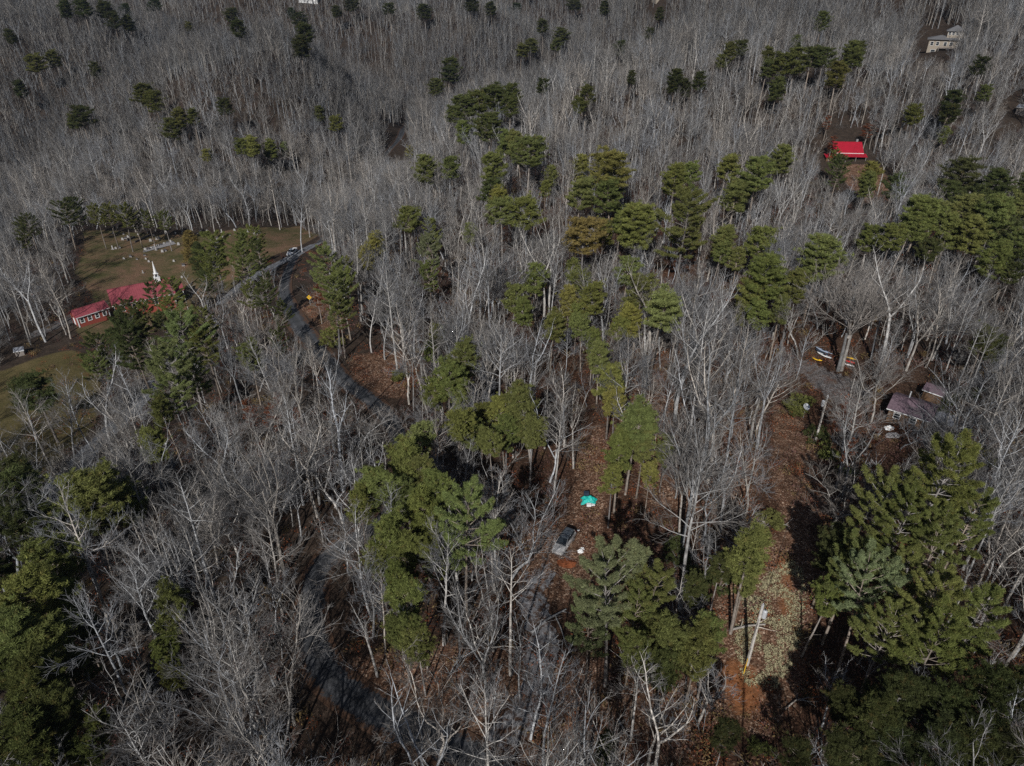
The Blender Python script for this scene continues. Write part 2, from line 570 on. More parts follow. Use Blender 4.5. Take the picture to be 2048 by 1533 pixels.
CLAY = [px_poly(p) for p in ([(1120, 1118), (1148, 1118), (1150, 1140), (1125, 1142)], [(1445, 1310), (1480, 1310), (1530, 1360), (1530, 1440), (1450, 1430), (1430, 1360)],
                             [(1555, 1110), (1590, 1110), (1590, 1240), (1560, 1240)])]
STONE = [px_poly(p) for p in ([(1560, 690), (1640, 730), (1740, 770), (1760, 800), (1700, 830), (1640, 790), (1580, 730)],
                              [(150, 625), (215, 600), (222, 606), (150, 645), (60, 680), (50, 672)])]
masks = {}
masks['lawn'] = blur(inside(LAWN, GX, GY).astype(float), 2)
masks['field'] = blur(inside(FIELD, GX, GY).astype(float), 3)
masks['litter'] = blur(np.clip(sum(inside(p, GX, GY).astype(float) for p in LITTER), 0, 1), 3)
masks['clay'] = blur(np.clip(sum(inside(p, GX, GY).astype(float) for p in CLAY), 0, 1), 2)
masks['stone'] = 0.62 * np.clip(sum(inside(p, GX, GY).astype(float) for p in STONE), 0, 1)
red = np.exp(-((GX - 35) / 48) ** 2) * (1 - ss((GY - 200) / 130))
masks['dull'] = np.clip(1.0 - red * 1.1, 0.1, 0.9)

ny, nx = GX.shape
gv = np.stack([GX, GY, GZ], axis=-1).reshape(-1, 3)
ii = (np.arange(ny - 1)[:, None] * nx + np.arange(nx - 1)[None]).ravel()
gb = Batch()
gb.raw(gv, np.stack([ii, ii + 1, ii + nx + 1, ii + nx], axis=-1))
gme = gb.mesh('ground', M['ground'], smooth=True)
for k, v in masks.items():
    a = gme.attributes.new(k, 'FLOAT', 'POINT')
    a.data.foreach_set('value', v.astype(np.float32).ravel())
ground = tag(obj('ground', gme), 'forest floor of rust-brown fallen leaves with grassy and gravelly patches', 'ground', kind='structure')

# ------------------------------------------------------------------ roads
def catmull(pts, n=10):
    P = [np.array(p, float) for p in pts]
    P = [2 * P[0] - P[1]] + P + [2 * P[-1] - P[-2]]
    out = []
    for i in range(1, len(P) - 2):
        for t in np.linspace(0, 1, n, endpoint=False):
            a, b, c, d = P[i - 1], P[i], P[i + 1], P[i + 2]
            out.append(0.5 * ((2 * b) + (c - a) * t + (2 * a - 5 * b + 4 * c - d) * t * t + (3 * b - 3 * c + d - a) * t ** 3))
    out.append(P[-2])
    return np.array(out)

def strip(name, path, width, lift, mat, off=0.0, seg=13):
    T = np.gradient(path, axis=0)
    T /= np.linalg.norm(T, axis=1, keepdims=True)
    Nn = np.stack([-T[:, 1], T[:, 0]], axis=1)
    s = np.linspace(-width / 2, width / 2, seg) + off
    Pts = path[:, None] + Nn[:, None] * s[None, :, None]
    Z = height(Pts[..., 0], Pts[..., 1]) + lift
    V = np.concatenate([Pts, Z[..., None]], axis=-1).reshape(-1, 3)
    n = len(path)
    i = (np.arange(n - 1)[:, None] * seg + np.arange(seg - 1)[None]).ravel()
    b = Batch()
    b.raw(V, np.stack([i, i + seg, i + seg + 1, i + 1], axis=-1))
    me = b.mesh(name, mat, smooth=True)
    a = me.attributes.new('across', 'FLOAT', 'POINT')
    a.data.foreach_set('value', np.tile(np.linspace(-1, 1, seg), n).astype(np.float32))
    return me

road_px = [(815, 245), (800, 275), (775, 305), (735, 350), (700, 400), (672, 445), (640, 484), (600, 505), (575, 545), (568, 590), (590, 640), (640, 705), (690, 765), (738, 798), (785, 850), (812, 930), (790, 1020), (712, 1080), (645, 1130), (622, 1230), (645, 1335), (720, 1405), (850, 1470), (980, 1540), (1100, 1640)]
ROAD = catmull([ground_at(*p)[:2] for p in road_px], 12)
tag(obj('road', strip('road', ROAD, 4.5, 0.09, M['road'])), 'narrow asphalt road winding through the bare woods', 'road', kind='structure')
fork_px = [(636, 487), (605, 503), (575, 520), (540, 537), (500, 560), (470, 585), (440, 610)]
FORK = catmull([ground_at(*p)[:2] for p in fork_px], 10)
tag(obj('side_road', strip('side_road', FORK, 7.0, 0.14, M['lane'])), 'side road leaving the bend beside the graveyard', 'road', kind='structure')  # lighter grey than the road: sunlight put into the asphalt colour
lane_px = [(345, 720), (300, 780), (262, 822), (225, 858), (185, 898), (150, 935), (112, 975), (70, 1030)]
LANE = catmull([ground_at(*p)[:2] for p in lane_px], 10)
tag(obj('lane', strip('lane', LANE, 5.0, 0.09, M['lane'])), 'grey lane along the edge of the grassy field', 'lane', kind='structure')

def drive_mat():
    m, nt, b = new_mat('crushed_stone')
    tc = N(nt, 'ShaderNodeTexCoord')
    n1 = N(nt, 'ShaderNodeTexNoise', Scale=1.1, Detail=7.0, Roughness=0.75)
    n2 = N(nt, 'ShaderNodeTexNoise', Scale=9.0, Detail=3.0)
    for n_ in (n1, n2):
        nt.links.new(tc.outputs['Object'], n_.inputs['Vector'])
    st = ramp(nt, n2.outputs[0], [(0.35, (0.10, 0.10, 0.105)), (0.65, (0.32, 0.315, 0.32))])
    c = mixc(nt, ramp(nt, n1.outputs[0], [(0.45, (0, 0, 0)), (0.56, (1, 1, 1))]), st, (0.075, 0.042, 0.027))
    nt.links.new(c, b.inputs['Base Color'])
    return m
M['stone'] = drive_mat()
def ragged(name, px, w, lift, seed, seg=9):
    path = catmull([ground_at(*p)[:2] for p in px], 10)
    T = np.gradient(path, axis=0); T /= np.linalg.norm(T, axis=1, keepdims=True)
    Nn = np.stack([-T[:, 1], T[:, 0]], axis=1)
    r = np.random.default_rng(seed)
    wl = w / 2 * (1 + 0.22 * np.convolve(r.normal(size=len(path)), [.3, .4, .3], 'same'))
    wr = w / 2 * (1 + 0.22 * np.convolve(r.normal(size=len(path)), [.3, .4, .3], 'same'))
    s_ = np.linspace(0, 1, seg)[None]
    off = -wl[:, None] * (1 - s_) + wr[:, None] * s_
    Pts = path[:, None] + Nn[:, None] * off[..., None]
    Z = height(Pts[..., 0], Pts[..., 1]) + lift
    V = np.concatenate([Pts, Z[..., None]], axis=-1).reshape(-1, 3)
    n = len(path)
    i = (np.arange(n - 1)[:, None] * seg + np.arange(seg - 1)[None]).ravel()
    b = Batch(); b.raw(V, np.stack([i, i + seg, i + seg + 1, i + 1], axis=-1))
    return obj(name, b.mesh(name, M['stone'], smooth=True))
tag(ragged('driveway', [(1060, 1182), (1066, 1205), (1078, 1245), (1085, 1300), (1072, 1370), (1040, 1440), (985, 1500)], 3.4, 0.07, 1), 'gravel driveway climbing from the near road', 'driveway', kind='structure')
tag(ragged('gravel_path', [(1056, 1190), (1070, 1160), (1090, 1130)], 0.75, 0.09, 2), 'left gravel wheel track above the driveway', 'wheel track', kind='structure')
tag(ragged('gravel_path', [(1074, 1196), (1090, 1172), (1108, 1145)], 0.75, 0.11, 3), 'right gravel wheel track above the driveway', 'wheel track', kind='structure')
RD = np.concatenate([ROAD, FORK, LANE])

# ------------------------------------------------------------------ bare trees
def nrm(v):
    return v / (np.linalg.norm(v) + 1e-9)

def perp(d, r):
    a = r.normal(size=3)
    a -= d * a.dot(d)
    return nrm(a)

def path_grow(p, d, length, n, r, wob, up):
    pts = [p]
    st = length / (n - 1)
    for _ in range(n - 1):
        d = nrm(d + r.normal(size=3) * wob + np.array([0, 0, up]))
        pts.append(pts[-1] + d * st)
    return np.array(pts), d

def branch_at(pts, t):
    x = t * (len(pts) - 1)
    i = min(int(x), len(pts) - 2)
    return pts[i] + (pts[i + 1] - pts[i]) * (x - i), nrm(pts[i + 1] - pts[i])

def bare_tree(seed, H=20, r0=0.2, cs=0.45, fork=1, spread=0.6, twig=0.013, dens=1.0, limbs=20, lean=0.0, wob=0.04):
    """returns (trunk batch, crown batch)"""
    r = np.random.default_rng(seed)
    tb, cb = Batch(), Batch()
    d0 = nrm(np.array([r.normal() * 0.03 + lean, r.normal() * 0.03, 1.0]))
    leaders = []
    if fork == 1:
        pts, d = path_grow(np.zeros(3) + [0, 0, -0.6], d0, H, 12, r, wob * 0.8, 0.03)
        rad = r0 * (1 - np.linspace(0, 1, 12)) ** 0.75 + 0.012
        rad[0] *= 1.35
        tb.tube(pts, rad, 7)
        leaders.append((pts, rad, cs))
    else:
        hs = H * cs
        pts, d = path_grow(np.zeros(3) + [0, 0, -0.6], d0, hs, 7, r, wob, 0.02)
        rad = np.linspace(r0 * 1.25, r0 * 0.85, 7)
        tb.tube(pts, rad, 7)
        a0 = r.uniform(0, 2 * PI)
        for i in range(fork):
            a = a0 + 2 * PI * i / fork + r.normal() * 0.3
            tilt = r.uniform(0.35, 0.75) * spread * 1.25
            dd = nrm(np.array([math.cos(a) * tilt, math.sin(a) * tilt, 1.0]))
            L = (H - hs) * r.uniform(0.85, 1.1)
            p2, _ = path_grow(pts[-1] - d * 0.1, dd, L, 9, r, wob * 2.4, 0.05)
            r2 = r0 * 0.85 / math.sqrt(fork) * (1 - np.linspace(0, 1, 9)) ** 0.7 + 0.014
            tb.tube(p2, r2, 6)
            leaders.append((p2, r2, 0.12))
    nl = max(5, int(limbs / len(leaders)))
    for pts, rad, c0 in leaders:
        Lr = np.linalg.norm(pts[-1] - pts[0])
        az = r.uniform(0, 2 * PI)
        for i in range(nl):
            t = c0 + (0.99 - c0) * (i + r.uniform(0, 0.9)) / nl
            p, d = branch_at(pts, t)
            az += 2.4 + r.normal() * 0.5
            out = np.array([math.cos(az), math.sin(az), 0.0])
            rel = (t - c0) / (1 - c0)
            L1 = Lr * (0.42 if fork > 1 else 0.30) * spread / 0.6 * (1.05 - 0.75 * rel) * r.uniform(0.7, 1.2)
            dd = nrm(out + np.array([0, 0, r.uniform(0.35, 1.0) + 0.7 * rel]))
            rr = float(np.interp(t * (len(rad) - 1), range(len(rad)), rad))
            r1 = min(rr * 0.5, 0.018 + L1 * 0.009)
            q, _ = path_grow(p, dd, L1, 6, r, 0.13, 0.06)
            tb.tube(q, np.linspace(r1, twig * 1.1, 6), 4)
            n2 = max(2, int(L1 * 1.7 * dens))
            for j in range(n2):
                t2 = 0.2 + 0.78 * (j + r.uniform(0, 0.9)) / n2
                p2, d2 = branch_at(q, t2)
                L2 = L1 * r.uniform(0.28, 0.5) * (1.15 - 0.6 * t2)
                dd2 = nrm(d2 + perp(d2, r) * r.uniform(0.6, 1.1) + [0, 0, 0.12])
                q2, _ = path_grow(p2, dd2, L2, 4, r, 0.16, 0.05)
                cb.tube(q2, np.linspace(max(twig * 1.2, r1 * 0.45), twig, 4), 3)
                n3 = max(1, int(L2 * 3.4 * dens))
                for k in range(n3):
                    t3 = r.uniform(0.15, 1.0)
                    p3, d3 = branch_at(q2, t3)
                    L3 = r.uniform(0.45, 1.0) * min(1.3, 0.35 + L2 * 0.45)
                    dd3 = nrm(d3 + perp(d3, r) * r.uniform(0.4, 0.9) + [0, 0, 0.1])
                    q3, _ = path_grow(p3, dd3, L3, 3, r, 0.14, 0.05)
                    cb.tube(q3, np.array([twig, twig * 0.85, twig * 0.45]), 3)
    return tb, cb

BARE = []      # near prototypes: (trunk mesh, crown mesh, H)
specs = [
    dict(H=21, r0=0.20, cs=0.50, fork=1, spread=0.55, limbs=22),
    dict(H=19, r0=0.21, cs=0.42, fork=3, spread=0.60, limbs=24),
    dict(H=22, r0=0.23, cs=0.48, fork=2, spread=0.50, limbs=22),
    dict(H=17, r0=0.16, cs=0.38, fork=1, spread=0.65, limbs=22, wob=0.07),
    dict(H=20, r0=0.18, cs=0.50, fork=4, spread=0.65, limbs=30),
    dict(H=18, r0=0.15, cs=0.30, fork=2, spread=0.62, limbs=22, wob=0.08),
    dict(H=23, r0=0.19, cs=0.60, fork=1, spread=0.45, limbs=18),
    dict(H=15, r0=0.12, cs=0.40, fork=1, spread=0.55, limbs=16, lean=0.12, wob=0.08),
    dict(H=19, r0=0.18, cs=0.35, fork=3, spread=0.8, limbs=30, wob=0.09),
    dict(H=13, r0=0.09, cs=0.35, fork=1, spread=0.50, limbs=14, wob=0.07),
]
for i, s in enumerate(specs):
    t, c = bare_tree(100 + i, dens=1.25, **s)
    BARE.append((t.mesh('trunk', M['bark'], smooth=True), c.mesh('crown', M['twig']), s['H']))

def bare_lod(seed, **s):
    t, c = bare_tree(seed, **s)
    return t.mesh('bare_trunk', M['farbark']), c.mesh('bare_crown', M['fartwig'])

# ------------------------------------------------------------------ evergreens
def tuft_templates(n, nb, length, width, flat=0.0):
    out = []
    r = np.random.default_rng(11)
    for _ in range(n):
        d = r.normal(size=(nb, 3))
        d[:, 2] = np.abs(d[:, 2]) * (1 - flat) + 0.1
        d /= np.linalg.norm(d, axis=1, keepdims=True)
        w = np.cross(d, r.normal(size=(nb, 3)))
        w /= np.linalg.norm(w, axis=1, keepdims=True)
        L = length * r.uniform(0.6, 1.15, size=(nb, 1))
        c = r.normal(size=(nb, 3)) * length * 0.28
        tri = np.stack([c - w * width, c + w * width, c + d * L], axis=1)
        out.append(tri)
    return out

TT = tuft_templates(6, 30, 0.33, 0.034)
TTW = tuft_templates(6, 30, 0.38, 0.036, 0.45)

def put_tufts(b, pts, sc, tmpl, r, tufts):
    pts = np.asarray(pts)
    n = len(pts)
    which = r.integers(0, len(tmpl), n)
    ang = r.uniform(0, 2 * PI, n)
    for k in range(len(tmpl)):
        m = which == k
        if not m.any():
            continue
        T = tmpl[k]
        c, s = np.cos(ang[m]), np.sin(ang[m])
        V = np.empty((m.sum(),) + T.shape)
        V[..., 0] = T[None, ..., 0] * c[:, None, None] - T[None, ..., 1] * s[:, None, None]
        V[..., 1] = T[None, ..., 0] * s[:, None, None] + T[None, ..., 1] * c[:, None, None]
        V[..., 2] = T[None, ..., 2]
        V = V * sc[m][:, None, None, None] + pts[m][:, None, None, :]
        nv = V.size // 3
        b.raw(V.reshape(-1, 3), np.arange(nv).reshape(-1, 3))
        tufts.append(np.repeat(r.uniform(0, 1, m.sum()), T.shape[0] * 3))

def evergreen(seed, style, H, Rc, n_mult=1.0, cs=0.45):
    r = np.random.default_rng(seed)
    tb, cb = Batch(), Batch()
    trunk, _ = path_grow(np.array([0, 0, -0.6]), nrm(np.array([r.normal() * 0.02, r.normal() * 0.02, 1])), H + 0.3, 12, r, 0.02, 0.03)
    rad = (0.012 * H) * (1 - np.linspace(0, 1, 12)) ** 0.8 + 0.02
    tb.tube(trunk, rad, 7)
    P, S = [], []
    az = r.uniform(0, 6)
    if style == 'pine':
        nb = int(40 * n_mult)
        lob = r.uniform(0, 6.28, 3)
        for i in range(nb):
            t = cs + (1.0 - cs) * (i + r.uniform()) / nb
            rel = (t - cs) / (1 - cs)
            az += 2.4 + r.normal() * 0.35
            prof = math.sqrt(max(0.03, 1 - ((rel - 0.38) / 0.66) ** 2))
            prof *= 0.80 + 0.22 * math.sin(2 * az + lob[0]) + 0.12 * math.sin(3 * az + 5 * rel + lob[1])
            L = Rc * prof * r.uniform(0.72, 1.12)
            p, d = branch_at(trunk, min(t, 0.995))
            dd = nrm(np.array([math.cos(az), math.sin(az), 0.10 + 0.9 * rel * rel]))
            q, _ = path_grow(p, dd, L, 5, r, 0.10, 0.10)
            tb.tube(q, np.linspace(0.02 + 0.014 * L, 0.012, 5), 4)
            nt_ = int(12 + L * 7.5)
            for j in range(nt_):
                t2 = 0.30 + 0.72 * math.sqrt(r.uniform())
                p2, d2 = branch_at(q, min(t2, 1.0))
                off = perp(d2, r) * abs(r.normal()) * 0.60 * (0.5 + L * 0.18)
                off[2] = abs(off[2]) * 0.7
                P.append(p2 + off + [0, 0, 0.08]); S.append(r.uniform(0.75, 1.3))
        for i in range(7):      # dead stubs low on the trunk
            t = r.uniform(0.2, cs)
            p, d = branch_at(trunk, t)
            a = r.uniform(0, 6.28)
            q, _ = path_grow(p, np.array([math.cos(a), math.sin(a), 0.1]), r.uniform(0.5, 1.8), 3, r, 0.1, 0.0)
            tb.tube(q, np.array([0.03, 0.02, 0.01]), 3)
        tm = TT
    elif style == 'white':
        nw = int(H * (1 - cs) / 1.05)
        lob = r.uniform(0, 6.28, 3)
        for w in range(nw):
            rel = (w + 0.5) / nw
            t = cs + (1 - cs) * rel
            prof = math.sqrt(max(0.02, 1 - ((rel - 0.36) / 0.70) ** 2)) * (0.75 + 0.25 * min(1, rel * 5))
            az0 = r.uniform(0, 6.28)
            for j in range(5):
                a = az0 + j * 1.257 + r.normal() * 0.25
                lb = 0.86 + 0.16 * math.sin(2 * a + lob[0]) + 0.14 * math.sin(3 * a + 4 * rel + lob[1])
                L = Rc * prof * lb * r.uniform(0.55, 1.2) + 0.3
                p, d = branch_at(trunk, min(0.995, t + r.normal() * 0.012))
                dd = nrm(np.array([math.cos(a), math.sin(a), 0.15 + 0.9 * rel * rel + r.normal() * 0.08]))
                q, _ = path_grow(p, dd, L, 6, r, 0.06, 0.085)
                tb.tube(q, np.linspace(0.018 + 0.012 * L, 0.014, 6), 4)
                side = nrm(np.array([-dd[1], dd[0], 0]))
                nt_ = int((8 + L * 10.5) * n_mult)
                for k in range(nt_):
                    t2 = 0.28 + 0.72 * r.uniform() ** 0.6
                    p2, d2 = branch_at(q, t2)
                    wid = 0.30 * L * (1.12 - t2) + 0.10
                    s = np.round(r.uniform(-1, 1) * 2.5) / 2.5 * wid
                    P.append(p2 + side * s + dd * abs(s) * 0.6 + [0, 0, 0.08 + abs(s) * 0.16 + r.normal() * 0.05]); S.append(r.uniform(0.5, 0.95))
        for k in range(4):
            P.append(trunk[-1] + [0, 0, -0.2 * k]); S.append(0.6)
        tm = TTW
    elif style == 'cedar':
        n = int(420 * n_mult)
        for i in range(n):
            h = r.uniform(0.08, 1.0)
            rr = Rc * (1 - h) ** 0.55 * (0.85 + 0.2 * math.sin(h * 17 + i % 3))
            a = r.uniform(0, 6.28)
            q = math.sqrt(r.uniform(0.45, 1))
            P.append(np.array([math.cos(a) * rr * q, math.sin(a) * rr * q, h * H])); S.append(r.uniform(0.8, 1.3))
        tm = TT
    else:                      # low evergreen shrub
        n = int(170 * n_mult)
        cl = r.normal(size=(7, 3)) * [Rc * 0.45, Rc * 0.45, H * 0.12] + [0, 0, H * 0.55]
        for i in range(n):
            c = cl[i % 7]
            v = nrm(r.normal(size=3)) * r.uniform(0.6, 1) * Rc * 0.5
            p = c + v * [1, 1, 0.8]
            p[2] = max(0.2, p[2])
            P.append(p); S.append(r.uniform(0.7, 1.2))
        for c in cl:
            tb.tube(np.array([[0, 0, -0.3], c * 0.5, c]), np.array([0.05, 0.035, 0.015]), 4)
        tm = TT
    tufts = []
    put_tufts(cb, P, np.array(S), tm, r, tufts)
    return tb.mesh('trunk', M['pinebark'], smooth=True), cb.mesh('crown', M['needle'], tuft=np.concatenate(tufts))

EVER = {'pine': [], 'white': [], 'cedar': [], 'shrub': []}
for i, (H, Rc, cs) in enumerate([(17, 3.2, 0.62), (18, 3.5, 0.66), (16, 3.0, 0.56), (19, 3.3, 0.68), (15, 3.0, 0.55), (18, 3.8, 0.64)]):
    EVER['pine'].append((*evergreen(300 + i, 'pine', H, Rc, 1.0 + 0.1 * (i % 3), cs), H, Rc, (cs + 1) / 2 - 0.01))
for i, (H, Rc, cs) in enumerate([(20, 5.0, 0.56), (19, 4.6, 0.52), (21, 5.4, 0.57), (17, 4.0, 0.40)]):
    EVER['white'].append((*evergreen(330 + i, 'white', H, Rc, 1.15, cs), H, Rc, (cs + 1) / 2 - 0.08))
for i, (H, Rc) in enumerate([(9, 2.0), (8, 2.2)]):
    EVER['cedar'].append((*evergreen(350 + i, 'cedar', H, Rc, 1.2), H, Rc, 0.45))
for i, (H, Rc) in enumerate([(3.2, 2.2), (2.6, 1.9), (3.8, 2.0)]):
    EVER['shrub'].append((*evergreen(360 + i, 'shrub', H, Rc, 1.2), H, Rc, 0.5))

OAKC = evergreen(380, 'pine', 19, 3.1, 0.38, 0.45)[1]
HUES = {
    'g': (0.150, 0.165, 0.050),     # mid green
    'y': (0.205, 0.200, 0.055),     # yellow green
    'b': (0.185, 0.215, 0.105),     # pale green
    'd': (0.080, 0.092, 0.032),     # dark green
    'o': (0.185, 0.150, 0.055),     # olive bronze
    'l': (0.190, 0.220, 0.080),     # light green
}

# ------------------------------------------------------------------ labels: which one is it
MARKS = [((1125, 1090), "the silver car"), ((1178, 1000), "the teal tarp"), ((1505, 1290), "the lower utility pole"), ((1640, 840), "the upper utility pole"),
         ((1815, 815), "the plum-roofed cabin"), ((1675, 722), "the kayaks"), ((1690, 290), "the bright red roof"), ((1872, 85), "the tan hillside house"),
         ((305, 570), "the white steeple"), ((190, 637), "the brick annex"), ((583, 508), "the white pickup"), ((330, 490), "the graveyard"),
         ((1075, 1200), "the gravel driveway"), ((645, 1330), "the near road bend"), ((40, 800), "the grassy field"), ((620, 601), "the yellow road sign"),
         ((325, 895), "the white box"), ((1690, 660), "the great twin-trunked tree"), ((790, 275), "the far shaded road"), ((750, 760), "the red clearing"),
         ((0, 0), "the photo's top left corner"), ((1024, 0), "the photo's top edge centre"), ((2048, 0), "the photo's top right corner"),
         ((0, 1533), "the photo's bottom left corner"), ((1024, 1533), "the photo's bottom edge centre"), ((2048, 1533), "the photo's bottom right corner"),
         ((1024, 520), "the photo's upper middle"), ((2048, 620), "the photo's right edge middle"), ((460, 250), "the photo's upper left middle"), ((1380, 640), "the photo's centre right"),
         ((500, 1000), "the photo's lower left middle"), ((1700, 1130), "the photo's lower right middle"), ((1400, 200), "the photo's upper right middle")]
DIRS = ["right of", "lower right of", "below", "lower left of", "left of", "upper left of", "above", "upper right of"]
ORD = ["nearest", "second nearest", "third nearest", "fourth nearest", "fifth nearest", "sixth nearest", "seventh nearest", "eighth nearest", "ninth nearest", "tenth nearest",
       "eleventh nearest", "twelfth nearest", "thirteenth nearest", "fourteenth nearest", "fifteenth nearest"] + ["%dth nearest" % k for k in range(16, 80)]
TO_LABEL = []       # (object, look, noun, px, py)

def label_all():
    cells = {}
    for o, look, noun, px, py in TO_LABEL:
        k = min(range(len(MARKS)), key=lambda i: math.hypot(MARKS[i][0][0] - px, MARKS[i][0][1] - py))
        mx, my = MARKS[k][0]
        a = math.atan2(py - my, px - mx)
        d = int(round(a / (PI / 4))) % 8
        cells.setdefault((noun, k, d), []).append((math.hypot(px - mx, py - my), o, look))
    for (noun, k, d), L in cells.items():
        L.sort(key=lambda q: q[0])
        for i, (_, o, look) in enumerate(L):
            o['label'] = "%s %s, %s %s %s" % (look, noun, ORD[i], DIRS[d], MARKS[k][1]) if len(L) > 1 else "%s %s, the only one %s %s" % (look, noun, DIRS[d], MARKS[k][1])

